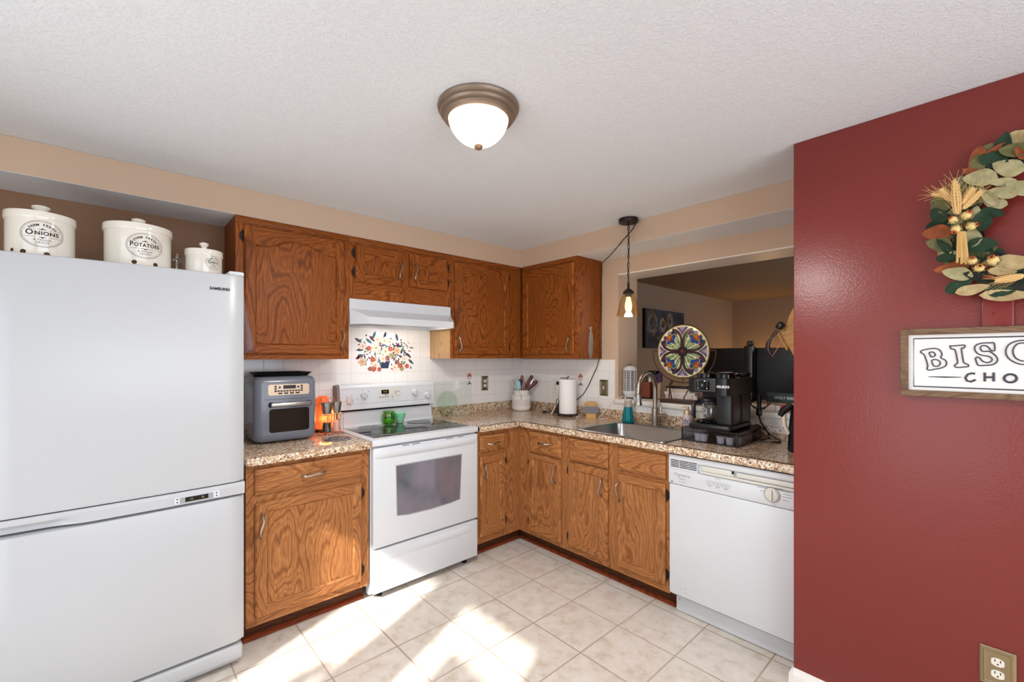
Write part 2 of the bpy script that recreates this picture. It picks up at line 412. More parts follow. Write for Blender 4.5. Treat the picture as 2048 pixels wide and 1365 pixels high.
# ---- wall tiles
b = MB(); b.box((-2.44, -.010, .99), (-1.7835, 0, 1.379)); b.box((-1.7835, -.010, .90), (-1.015, 0, 1.62)); b.box((-1.015, -.010, .99), (-.0005, 0, 1.379))
wt1 = struct(b.build('wall_back_tile', WTILE))
b = MB(); b.box((-.010, -.0105, .985), (0, -1.04, 1.369)); b.box((-.010, -1.0405, .985), (0, -1.07, 1.0355)); b.box((-.010, -1.0705, .985), (0, -2.254, 1.0355))
wt2 = struct(b.build('wall_right_tile', WTILE))

# flower decoration fired onto the tiles
CR = mat('mural_cream', (238, 226, 210), .2); CR2 = mat('mural_peach', (224, 188, 162), .2); TL = mat('mural_teal', (70, 120, 130), .2); NV = mat('mural_navy', (56, 66, 92), .2)
PL = mat('mural_plum', (124, 56, 84), .2); RD = mat('mural_red', (186, 74, 76), .2); GN = mat('mural_green', (150, 170, 120), .2); DK = mat('mural_slate', (84, 84, 100), .2); OC = mat('mural_ochre', (196, 140, 90), .2)
MM = [CR, CR2, TL, NV, PL, RD, GN, DK, OC]
def petals(b, c, r, fn, m, n=5, cm=8, h=.0006, ph=0.0):
    for i in range(n):
        a = ph + 2*pi*i/n; pc = (c[0] + .55*r*cos(a), c[1] + .55*r*sin(a)); pts = []
        for k in range(10):
            t = 2*pi*k/10; u = .52*r*cos(t); v = .36*r*sin(t) * (1 + .15*sin(3*t + i))
            pts.append((pc[0] + u*cos(a) - v*sin(a), pc[1] + u*sin(a) + v*cos(a)))
        b.ribbon(pts, r*.07, fn, h + i*.00004 + .0003, 1 if m == 0 else 8, closed=True)
        b.poly([fn(p[0], p[1], h + i*.00004) for p in pts], m)
    b.disc(c, r*.2, fn, h + .0005, 8, cm)
def leaf2(b, c, L, w, a, fn, m, h=.0004):
    pts = []
    for k in range(12):
        t = k/12*2*pi; u = L*.5*cos(t); v = w*.5*sin(t)*abs(sin(t))**.5 if True else 0
        pts.append((c[0] + u*cos(a) - v*sin(a), c[1] + u*sin(a) + v*cos(a)))
    b.poly([fn(p[0], p[1], h) for p in pts], m)
R2 = random.Random(3)
b = MB(); b.smooth = False
mu = lambda px, py: (-1.656 + (px-150)*.533/1090, 1.5885 - (py-550)*.3215/705 - (px-600)*.0000055)
fw = lambda u, v, h: Vector((u, -.0103 - h, v))
for i in range(190):      # leaves and sprigs behind the blossoms
    px = R2.gauss(690, 225); py = R2.gauss(930, 150)
    if not 270 < px < 1130 or not 640 < py < 1190: continue
    leaf2(b, mu(px, py), R2.uniform(.018, .042), R2.uniform(.006, .014), R2.uniform(0, pi), fw, R2.choice([2, 3, 6, 7, 2, 4, 7, 7, 5]), .0002 + i*.000004)
for px, py, a, m in ((270,730,2.6,7),(300,875,.1,7),(280,985,.6,4),(430,735,2.5,2),(510,640,1.2,2),(680,640,1.3,3),(875,660,1.8,7),(965,870,1.1,3),(1065,945,-.6,3),(1115,1055,-.7,7),(480,700,2.4,4),(905,800,3.0,3)):
    leaf2(b, mu(px, py), .058, .02, a, fw, m, .0005)
b.prism([mu(*q) for q in ((600,1050),(760,1050),(735,1165),(620,1165))], fw, .0002, .0006, 3)
for px, py in ((390,650),(905,765),(950,740),(955,770),(945,700),(1020,905),(1100,985),(640,830),(1030,940),(700,1060),(500,1010),(760,840)): b.disc(mu(px, py), .0062, fw, .0009, 10, 4)
for px, py, r, m in ((560,710,.036,0),(670,720,.036,0),(760,740,.03,0),(340,820,.034,0),(540,840,.046,0),(690,890,.046,0),(870,880,.036,1),(330,1060,.036,1),(650,1010,.036,0),(1000,1010,.03,0),(530,1110,.038,0),
    (840,1150,.036,0),(430,850,.022,5),(770,850,.024,5),(930,1120,.026,5),(1045,1130,.024,5),(500,1170,.026,5),(590,1180,.02,5),(490,1020,.024,5),(880,1060,.02,4),(720,1000,.022,4),(450,1170,.02,4),(780,950,.024,6),(960,1170,.024,6)):
    petals(b, mu(px, py), r*.80, fw, m, R2.choice([5, 6]), 8, .001 + R2.random()*.0006, R2.random()*6)
b.build('tile_mural', MM, wt1)
def posy(b, c, fn):
    leaf2(b, (c[0]-.012, c[1]-.048), .03, .01, .5, fn, 7); leaf2(b, (c[0]+.012, c[1]-.046), .03, .01, 2.6, fn, 7)
    b.ribbon([(c[0], c[1]-.02), (c[0]+.002, c[1]-.05)], .004, fn, .0004, 3); leaf2(b, (c[0], c[1]-.035), .02, .012, 1.2, fn, 3, .0005)
    for dx, dy in ((-.012, .022), (.012, .024), (0, .034), (-.014, .006), (.014, .006), (0, .012)): petals(b, (c[0]+dx, c[1]+dy), .0115, fn, 5 if dy > .02 else 0, 5, 8, .0006)
    for dx, dy in ((-.018, .014), (.018, .014), (0, .022), (.006, -.006), (-.007, -.004)): leaf2(b, (c[0]+dx, c[1]+dy), .014, .007, dx*90, fn, 7, .0012)
b = MB(); b.smooth = False; posy(b, (-.628, 1.21), fw); b.build('tile_flower', MM, wt1)
b = MB(); b.smooth = False; posy(b, (.709, 1.207), lambda u, v, h: Vector((-.0103 - h, -u, v))); b.build('tile_flower', MM, wt2)

# ================================================================== CABINETS
def curve_arch(a0, a1, zs, zp, n=14):
    """inner top edge from a0 to a1: flat shoulders, ogee up to zp in the middle"""
    out = []
    for i in range(n + 1):
        t = i / n; d = abs(t - .5) * 2
        k = .5 + .5*cos(pi * min(1, max(0, (d - .06) / .80))) if d < .86 else 0
        k -= .09*math.exp(-((d - .8)/.09)**2)
        out.append((a0 + (a1-a0)*t, zs + (zp - zs)*k))
    return out
def make_door(parent, Fr, a0, a1, z0, z1, c0, pa0, pa1, pz0, ps, pp=None, th=.019, label=None):
    """framed door: stiles, rails (arched top if pp) as one mesh; panel as a part of it"""
    b = MB(); b.smooth = True; CH = .007; c1 = c0 + th
    P = lambda a, z, c: Fr(a, z, c)
    O = [(a0, z0), (a1, z0), (a1, z1), (a0, z1)]; I = [(a0+CH, z0+CH), (a1-CH, z0+CH), (a1-CH, z1-CH), (a0+CH, z1-CH)]
    for i in range(4):
        j = (i+1) % 4; m = 1 if i in (0, 2) else 0
        b.poly([P(*O[i], c0), P(*O[j], c0), P(*O[j], c1-CH), P(*O[i], c1-CH)], m)
        b.poly([P(*O[i], c1-CH), P(*O[j], c1-CH), P(*I[j], c1), P(*I[i], c1)], m)
    b.poly([P(*q, c0) for q in O[::-1]], 0)
    for x0, x1 in ((a0+CH, pa0), (pa1, a1-CH)): b.poly([P(x0, z0+CH, c1), P(x1, z0+CH, c1), P(x1, z1-CH, c1), P(x0, z1-CH, c1)], 0)
    b.poly([P(pa0, z0+CH, c1), P(pa1, z0+CH, c1), P(pa1, pz0, c1), P(pa0, pz0, c1)], 1)
    top = curve_arch(pa0, pa1, ps, pp) if pp else [(pa0, ps), (pa1, ps)]
    for (u, v), (s_, t) in zip(top, top[1:]): b.poly([P(u, v, c1), P(s_, t, c1), P(s_, z1-CH, c1), P(u, z1-CH, c1)], 1)
    loop = [(pa0, pz0), (pa1, pz0)] + top[::-1]
    ca, cz = (pa0+pa1)/2, (pz0+ps)/2; BV = .007
    def ins(q):
        return (q[0] + (BV if q[0] < pa0+1e-4 else (-BV if q[0] > pa1-1e-4 else 0)), q[1] + (BV if q[1] < cz else -BV))
    L2 = [ins(q) for q in loop]; n = len(loop)
    for i in range(n):
        j = (i+1) % n; m = 1 if abs(loop[i][0]-loop[j][0]) > .001 else 0
        b.poly([P(*loop[i], c1), P(*loop[j], c1), P(*L2[j], c1-.009), P(*L2[i], c1-.009)], m)
    d = b.build('door', [OAKV, OAKH], parent, recalc=False, ang=20)
    p = MB(); p.smooth = False
    p.poly([P(*q, c1-.0088) for q in L2]); p.build('panel', OAKV, d)
    return d
def make_drawer(parent, Fr, a0, a1, z0, z1, c0, th=.019, bev=.018):
    b = MB(); c1 = c0 + th; O = [(a0, z0), (a1, z0), (a1, z1), (a0, z1)]
    R = [(0, c0), (0, c1-.009), (.004, c1-.006), (bev, c1)]
    loops = [[Fr(q[0] + (i if q[0] == a0 else -i), q[1] + (i if q[1] == z0 else -i), c) for q in O] for i, c in R]
    for A, B in zip(loops, loops[1:]):
        for i in range(4): b.poly([A[i], A[(i+1) % 4], B[(i+1) % 4], B[i]])
    b.poly(loops[-1]); b.poly(loops[0][::-1])
    return b.build('drawer', OAKH, parent, ang=15)
def pull(parent, Fr, a, z, c, L=.112, vert=True, flip=1):
    """wavy nickel bar pull on two feet"""
    b = MB(); pts = []; R = []
    for i in range(17):
        t = i/16 * 2 - 1; w = .0075*sin(t*pi*.95)*flip; d = .026*(1 - abs(t)**5) + .003
        pts.append(Fr(a + w, z + t*L/2, c + d) if vert else Fr(a + t*L/2, z + w*.5, c + d)); R.append(.0052 + .0022*abs(t)**2)
    b.tube(pts, R, 8, flat=.75)
    return b.build('handle', NICKEL, parent)
def hinge(parent, Fr, a, z, c, s=1):
    b = MB()
    b.tube([Fr(a, z-.026, c), Fr(a, z+.026, c)], .0042, 8); b.tube([Fr(a, z-.034, c), Fr(a, z-.026, c)], [.0015, .004], 6); b.tube([Fr(a, z+.026, c), Fr(a, z+.034, c)], [.004, .0015], 6)
    b.prism([(a, z-.026), (a - s*.012, z-.018), (a - s*.014, z), (a - s*.012, z+.018), (a, z+.026)], lambda u, v, h: Fr(u, v, h), c-.004, c)
    return b.build('hinge', IRON, parent)
def face_frame(parent, Fr, c1, th, stiles, rails):
    """rails and stiles as one mesh; each (a0,a1,z0,z1)"""
    b = MB(); b.smooth = False
    def bx(r, m, e=0): 
        pts = [(r[0], r[2]), (r[1], r[2]), (r[1], r[3]), (r[0], r[3])]; b.prism(pts, Fr, c1-th, c1-e, m)
    for r in stiles: bx(r, 0)
    for r in rails: bx(r, 1, .0003)
    return b.build('face_frame', [OAKV, OAKH], parent, recalc=True)
UF = .306   # upper front face depth
D0 = UF + .0005
# --- large upper cabinet beside the fridge
t = thing('wall_cabinet', 'large single-door oak wall cabinet hanging next to the fridge', 'cabinet', (-2.088, -.15, 1.379), 'oak wall cabinets')
b = MB(); b.smooth = False; b.box((-2.39, -UF+.019, 1.379), (-1.7835, -.0005, 2.1475)); b.build('carcass', [OAKV], t)
face_frame(t, F1, UF, .0185, [(-2.39, -2.33, 1.379, 2.148), (-1.84, -1.7835, 1.379, 2.148)], [(-2.33, -1.84, 2.09, 2.148), (-2.33, -1.84, 1.379, 1.42)])
b = MB(); b.rbox((-2.392, -.3095, 2.112), (-1.7835, -.3055, 2.147), .0015); b.build('top_molding', OAKH, t)
d = make_door(t, F1, -2.352, -1.817, 1.408, 2.102, D0, -2.301, -1.863, 1.460, 2.0, 2.047); pull(d, F1, -1.836, 1.490, .3255)
hinge(t, F1, -2.358, 2.04, .3105); hinge(t, F1, -2.358, 1.46, .3105)
# --- short cabinet over the hood
t = thing('wall_cabinet', 'short two-door oak cabinet above the white range hood', 'cabinet', (-1.40, -.15, 1.757), 'oak wall cabinets')
b = MB(); b.smooth = False; b.box((-1.783, -UF+.019, 1.757), (-1.0155, -.0005, 2.1475)); b.build('carcass', OAKV, t)
face_frame(t, F1, UF, .0185, [(-1.783, -1.735, 1.757, 2.148), (-1.44, -1.355, 1.757, 2.148), (-1.065, -1.0155, 1.757, 2.148)], [(-1.735, -1.44, 2.09, 2.148), (-1.735, -1.44, 1.757, 1.88), (-1.355, -1.065, 2.09, 2.148), (-1.355, -1.065, 1.757, 1.88)])
b = MB(); b.rbox((-1.783, -.3095, 2.112), (-1.0155, -.3055, 2.147), .0015); b.build('top_molding', OAKH, t)
d = make_door(t, F1, -1.746, -1.429, 1.863, 2.098, D0, -1.689, -1.48, 1.914, 2.0, 2.046); pull(d, F1, -1.449, 1.965, .3255)
d = make_door(t, F1, -1.366, -1.056, 1.869, 2.102, D0, -1.300, -1.098, 1.919, 2.0, 2.046); pull(d, F1, -1.333, 1.968, .3255)
hinge(t, F1, -1.752, 2.045, .3105); hinge(t, F1, -1.752, 1.925, .3105); hinge(t, F1, -1.050, 2.045, .3105, -1); hinge(t, F1, -1.050, 1.93, .3105, -1)
# --- upper cabinet right of the hood, running into the corner
t = thing('wall_cabinet', 'oak wall cabinet right of the range hood, raw wood showing on its side', 'cabinet', (-.66, -.15, 1.379), 'oak wall cabinets')
b = MB(); b.smooth = False; b.box((-1.0125, -UF+.019, 1.379), (-.3065, -.0005, 2.1475)); b.build('carcass', OAKV, t)
b = MB(); b.smooth = False; b.box((-1.0150, -UF+.019, 1.379), (-1.0127, -.0005, 1.757)); o = b.build('side_panel', RAW, t); o['label'] = 'pale unfinished wood side'
face_frame(t, F1, UF, .0185, [(-1.015, -.955, 1.379, 2.148), (-.47, -.3065, 1.379, 2.148)], [(-.955, -.47, 2.09, 2.148), (-.955, -.47, 1.379, 1.43)])
b = MB(); b.rbox((-1.015, -.3095, 2.112), (-.310, -.3055, 2.147), .0015); b.build('top_molding', OAKH, t)
d = make_door(t, F1, -.991, -.453, 1.411, 2.100, D0, -.927, -.498, 1.465, 2.0, 2.055); pull(d, F1, -.962, 1.490, .3255, flip=-1)
hinge(t, F1, -.447, 2.04, .3105, -1); hinge(t, F1, -.447, 1.47, .3105, -1)
# --- upper cabinet on the sink wall
t = thing('wall_cabinet', 'oak wall cabinet on the sink wall with chain scrubber on its side', 'cabinet', (-.15, -.61, 1.379), 'oak wall cabinets')
b = MB(); b.smooth = False; b.box((-UF+.019, -.913, 1.379), (-.0005, -.0015, 2.1475)); b.build('carcass', OAKV, t)
face_frame(t, F2, UF, .0185, [(.3265, .37, 1.379, 2.148), (.86, .913, 1.379, 2.148)], [(.37, .86, 2.09, 2.148), (.37, .86, 1.379, 1.43)])
b = MB(); b.rbox((-.3095, -.915, 2.112), (-.3055, -.330, 2.147), .0015); b.rbox((-.309, -.9155, 2.124), (-.002, -.9128, 2.147), .001); b.build('top_molding', OAKH, t)
d = make_door(t, F2, .345, .890, 1.411, 2.103, D0, .399, .831, 1.467, 2.008, 2.056); pull(d, F2, .856, 1.490, .3255)

# ---- base cabinets (worn finish, with the stronger low light put into a lighter oak)
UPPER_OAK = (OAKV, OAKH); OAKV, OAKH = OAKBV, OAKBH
BF = .6157; BD0 = BF + .0005
def base_common(t, Fr, a0, a1, kick_end0=0, kick_end1=0):
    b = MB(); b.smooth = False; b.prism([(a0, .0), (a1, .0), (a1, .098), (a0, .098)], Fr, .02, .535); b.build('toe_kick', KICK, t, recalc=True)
    b = MB(); pr = [(.5351, 0), (.553, 0), (.552, .010), (.545, .017), (.5351, .019)]
    A = [b.pt(Fr(a0 + kick_end0, z, c)) for c, z in pr]; B = [b.pt(Fr(a1 + kick_end1, z, c)) for c, z in pr]
    for i in range(5): b.face([A[i], A[(i+1) % 5], B[(i+1) % 5], B[i]])
    b.face(A[::-1]); b.face(B); b.build('shoe_molding', SHOE, t, recalc=True)
t = thing('base_cabinet', 'single oak base cabinet between the fridge and the white range', 'cabinet', (-2.10, -.3, 0), 'oak base cabinets')
b = MB(); b.smooth = False; b.box((-2.403, -BF+.019, .100), (-1.794, -.002, .8755)); b.build('carcass', OAKV, t)
base_common(t, F1, -2.403, -1.794)
face_frame(t, F1, BF, .0185, [(-2.403, -2.355, .100, .876), (-1.845, -1.794, .100, .876)], [(-2.355, -1.845, .845, .876), (-2.355, -1.845, .66, .75), (-2.355, -1.845, .100, .16)])
d = make_drawer(t, F1, -2.368, -1.834, .731, .854, BD0); pull(d, F1, -2.10, .790, .635, .115, False)
d = make_door(t, F1, -2.367, -1.841, .139, .690, BD0, -2.317, -1.883, .190, .648); pull(d, F1, -2.343, .583, .635)
hinge(t, F1, -1.835, .63, .6200, -1); hinge(t, F1, -1.835, .20, .6200, -1)
t = thing('base_cabinet', 'narrow oak base cabinet tucked between the white range and the corner', 'cabinet', (-.82, -.3, 0), 'oak base cabinets')
b = MB(); b.smooth = False; b.box((-1.016, -BF+.019, .100), (-.6160, -.002, .8755)); b.build('carcass', OAKV, t)
base_common(t, F1, -1.016, -.5355, 0, -.018)
face_frame(t, F1, BF, .0185, [(-1.016, -.985, .100, .876), (-.78, -.6160, .100, .876)], [(-.985, -.78, .845, .876), (-.985, -.78, .66, .75), (-.985, -.78, .100, .16)])
d = make_drawer(t, F1, -1.002, -.770, .730, .846, BD0); pull(d, F1, -.886, .788, .635, .10, False)
d = make_door(t, F1, -.998, -.768, .147, .701, BD0, -.953, -.812, .196, .655); pull(d, F1, -.972, .605, .635, .10, flip=-1)
hinge(t, F1, -.762, .64, .6200, -1); hinge(t, F1, -.762, .21, .6200, -1)
t = thing('base_cabinet', 'oak base cabinet on the sink wall, its one door nearest the corner', 'cabinet', (-.3, -.84, 0), 'oak base cabinets')
b = MB(); b.smooth = False; b.box((-BF+.019, -1.0635, .100), (-.002, -.6165, .8755)); b.build('carcass', OAKV, t)
base_common(t, F2, .5365, 1.0635, .018, 0)
face_frame(t, F2, BF, .0185, [(.6162, .745, .100, .876), (1.018, 1.0635, .100, .876)], [(.745, 1.018, .85, .876), (.745, 1.018, .67, .74), (.745, 1.018, .100, .15)])
d = make_drawer(t, F2, .729, 1.035, .706, .853, BD0); pull(d, F2, .885, .785, .635, .095, False)
d = make_door(t, F2, .726, 1.033, .128, .694, BD0, .768, .978, .186, .664); pull(d, F2, .995, .590, .635)
hinge(t, F2, .720, .625, .6200, 1); hinge(t, F2, .720, .20, .6200, 1)
t = thing('base_cabinet', 'two-door oak sink base cabinet beside the white dishwasher', 'cabinet', (-.3, -1.43, 0), 'oak base cabinets')
b = MB(); b.smooth = False
b.box((-BF+.019, -1.8055, .100), (-.002, -1.0645, .70)); b.build('carcass', OAKV, t)
base_common(t, F2, 1.0645, 1.8055)
face_frame(t, F2, BF, .0185, [(1.0645, 1.115, .100, .876), (1.395, 1.495, .100, .876), (1.77, 1.8055, .100, .876)], [(1.115, 1.395, .85, .876), (1.115, 1.395, .67, .74), (1.115, 1.395, .100, .16), (1.495, 1.77, .85, .876), (1.495, 1.77, .67, .74), (1.495, 1.77, .100, .16)])
make_drawer(t, F2, 1.101, 1.412, .710, .857, BD0)['label'] = 'false drawer front without a handle'
d = make_door(t, F2, 1.099, 1.411, .138, .698, BD0, 1.149, 1.353, .186, .652); pull(d, F2, 1.376, .590, .635)
make_drawer(t, F2, 1.480, 1.788, .718, .850, BD0)['label'] = 'false drawer front without a handle'
d = make_door(t, F2, 1.480, 1.787, .139, .697, BD0, 1.521, 1.728, .183, .655); pull(d, F2, 1.498, .590, .635, flip=-1)
hinge(t, F2, 1.093, .635, .6200, 1); hinge(t, F2, 1.093, .20, .6200, 1); hinge(t, F2, 1.793, .635, .6200, -1); hinge(t, F2, 1.793, .20, .6200, -1)

# ---- countertops
CT = .6532; Z0, Z1 = .8765, .9145
def edge_slab(b, x0, y0, x1, y1): b.rbox((x0, y0, Z0), (x1, y1, Z1), .006, 3)
t = thing('countertop', 'short granite-patterned countertop under the air fryer oven', 'countertop', (-2.1, -.3, Z0), 'granite-patterned countertops')
b = MB(); edge_slab(b, -2.408, -CT, -1.7925, -.022); b.build('worktop', GRAN, t)
b = MB(); b.rbox((-2.408, -.0215, Z0+.02), (-1.7925, -.0105, .990), .003); b.build('backsplash_strip', GRAN, t)
t = thing('countertop', 'long L-shaped granite-patterned countertop holding the steel sink', 'countertop', (-.3, -1.0, Z0), 'granite-patterned countertops')
b = MB(); b.smooth = True
SX0, SX1, SY0, SY1 = -.592, -.082, -1.165, -1.755     # sink cut-out
# outline pieces meet flush; the front edge is rounded
b.box((-1.0105, -CT+.02, Z0), (-.0225, -.0225, Z1)); b.rbox((-1.0105, -CT, Z0), (-CT+.0005, -CT+.04, Z1), .006, 3)
b.box((-CT+.02, SY0, Z0), (-.0225, -CT+.02, Z1)); b.box((-CT+.02, SY1, Z0), (SX0, SY0, Z1)); b.box((SX1, SY1, Z0), (-.0225, SY0, Z1))
b.box((-CT+.02, -2.4225, Z0), (-.0225, SY1, Z1)); b.rbox((-CT, -2.4225, Z0), (-CT+.04, -CT+.0005, Z1), .006, 3)
b.build('worktop', GRAN, t)
b = MB(); b.rbox((-1.0105, -.0220, Z1-.01), (-.0105, -.0105, .990), .003); b.rbox((-.0220, -2.252, Z1-.01), (-.0105, -.0225, .986), .003); b.build('backsplash_strip', GRAN, t)

# ================================================================== REFRIGERATOR
t = thing('refrigerator', 'large white bottom-freezer refrigerator with crocks on its top', 'refrigerator', (-2.81, -.37, 0))
b = MB(); b.rbox((-3.188, -.655, .03), (-2.430, -.05, 1.760), .006, 2); b.build('body', APPL, t)
def fdoor(name, z0, z1):
    """slightly bowed door with rounded vertical edges"""
    b = MB(); x0, x1 = -3.190, -2.4275; n = 24; R = .016; prof = []
    for i in range(n + 1):
        x = x0 + (x1-x0)*i/n; e = min(x-x0, x1-x); y = -.712 - .010*(1 - ((x-(x0+x1)/2)/((x1-x0)/2))**2)
        if e < R: y += R - sqrt(max(0, R*R - (R-e)**2))
        prof.append((x, y))
    ring = []
    for ins, z in ((.012, z0), (.003, z0+.003), (0, z0+.012), (0, z1-.012), (.003, z1-.003), (.012, z1)):
        ring.append([b.pt((x0, -.662, z))] + [b.pt((x, y+ins, z)) for x, y in prof] + [b.pt((x1, -.662, z))])
    for A, B in zip(ring, ring[1:]):
        for i in range(len(A)):
            j = (i+1) % len(A); b.face([A[i], A[j], B[j], B[i]])
    b.face(ring[0][::-1]); b.face(ring[-1])
    return b.build(name, FRID, t, ang=40)
ud = fdoor('upper_door', .8305, 1.762)
ld = fdoor('lower_door', .112, .7675)
b = MB()   # handle rail under the upper door: flat band that turns into a hollow grip toward the left
pts = []
rows = 26
A = []; 
for i in range(rows + 1):
    x = -3.190 + (.7625)*i/rows; k = max(0, min(1, (-2.93 - x)/.12)); k = k*k*(3-2*k)
    yb = -.713 - .010*(1-((x+2.809)/.381)**2)
    lo = .7745 + .0 * k
    A.append([b.pt((x, -.662, .829)), b.pt((x, yb, .829)), b.pt((x, yb-.004, .822 - .0*k)), b.pt((x, yb - .004 + .002*k, .812 - .004*k)), b.pt((x, yb - .003 + .030*k, .798 - .006*k)), b.pt((x, yb - .002 + .026*k, lo+.003)), b.pt((x, yb+.006+.024*k, lo)), b.pt((x, -.662, lo))])
for P, Q in zip(A, A[1:]):
    for j in range(8): b.face([P[j], Q[j], Q[(j+1) % 8], P[(j+1) % 8]])
b.face(A[0]); b.face(A[-1][::-1])
hr = b.build('handle_rail', FRID, t, ang=50, recalc=True)
fy = -.7275
FF = lambda u, v, h: Vector((u, fy - h, v))
def onrail(u): return -.717 - .010*(1-((u+2.809)/.381)**2)
FR = lambda u, v, h: Vector((u, onrail(u) - h, v))
b = MB(); b.smooth = False
b.prism([(-2.682, .7835), (-2.524, .7835), (-2.524, .812), (-2.682, .812)], FR, -.002, .0012, 0)
b.prism([(-2.664, .7845), (-2.548, .7845), (-2.548, .808), (-2.664, .808)], FR, 0, .0026, 1)
b.prism([(-2.646, .7875), (-2.566, .7875), (-2.566, .8055), (-2.646, .8055)], FR, 0, .0036, 2)
for u in (-2.674, -2.536):
    for v in (.791, .803): b.prism([(u-.003, v), (u+.001, v-.0028), (u+.004, v), (u+.001, v+.0028)], FR, 0, .0024, 2)
b.text('-10', .011, lambda u, v, h: FR(u-2.627, v+.7965, h), .004, 3); b.text('38', .011, lambda u, v, h: FR(u-2.586, v+.7965, h), .004, 3)
b.build('control_panel', [APPL, GREYP, BLACKG, mat('lcd_green', (150, 160, 90), .5, emit=(150, 165, 80), es=.12)], hr)
b = MB(); b.smooth = False; b.text('SAMSUNG', .0165, lambda u, v, h: Vector((u-2.5225, -.7185-h, v+1.692)), 0, 0, bold=.0006, sx=1.0); o = b.build('brand_lettering', INK, ud)
b = MB(); b.rbox((-3.188, -.716, .034), (-2.4335, -.655, .100), .012, 3); b.rbox((-2.70, -.700, .022), (-2.45, -.66, .036), .003); b.build('kick_grille', FRID, t)
b = MB(); b.rbox((-2.487, -.706, 1.763), (-2.4265, -.60, 1.779), .007, 3); b.box((-2.4865, -.7045, 1.7605), (-2.4275, -.62, 1.7632), 0); b.build('hinge_cover', APPL, t)
for x in (-3.13, -2.49):
    for y in (-.62, -.12): b = MB(); b.lathe([(0, .001), (.018, .001), (.018, .034), (0, .034)], (x, y, 0), 12); b.build('foot', GREYP, t)

# oven mitt hanging beside the fridge
t = thing('oven_mitt', 'quilted plum-brown oven mitt hanging on the right side of the fridge', 'oven mitt', (-2.40, -.585, 1.41))
MITT = mat('mitt_cloth', (128, 98, 96), .9, spec=.1); n_ = N(MITT); x, y, z = n_.xyz('Object'); n_.bump(n_.noise(n_.comb(x, y, z), 70, 3), .8, .008)
b = MB(); pr = [(.020, 1.700), (.024, 1.665), (.030, 1.62), (.042, 1.56), (.056, 1.50), (.064, 1.455), (.058, 1.425), (.035, 1.414), (.008, 1.416)]
rings = []
for wx, zz in pr:
    cxm = -2.4272 + wx*.5
    rings.append([b.pt((cxm + wx*.5*cos(2*pi*i/16), -.585 + (.020 + wx*.75)*sin(2*pi*i/16), zz + .003*sin(i*2))) for i in range(16)])
for A, B in zip(rings, rings[1:]):
    for i in range(16): b.face([A[i], B[i], B[(i+1) % 16], A[(i+1) % 16]])
b.face(rings[0]); b.face(rings[-1][::-1]); b.build('mitt', MITT, t, ang=60, recalc=True)
b = MB(); b.tube([(-2.4170, -.585, 1.698), (-2.422, -.585, 1.712), (-2.424, -.592, 1.722), (-2.424, -.578, 1.722), (-2.420, -.584, 1.712)], .0022, 6); b.lathe([(0, 0), (.008, 0), (.008, .004), (0, .005)], (-2.4185, -.585, 1.722), 10); b.build('hanging_loop', MITT, t)

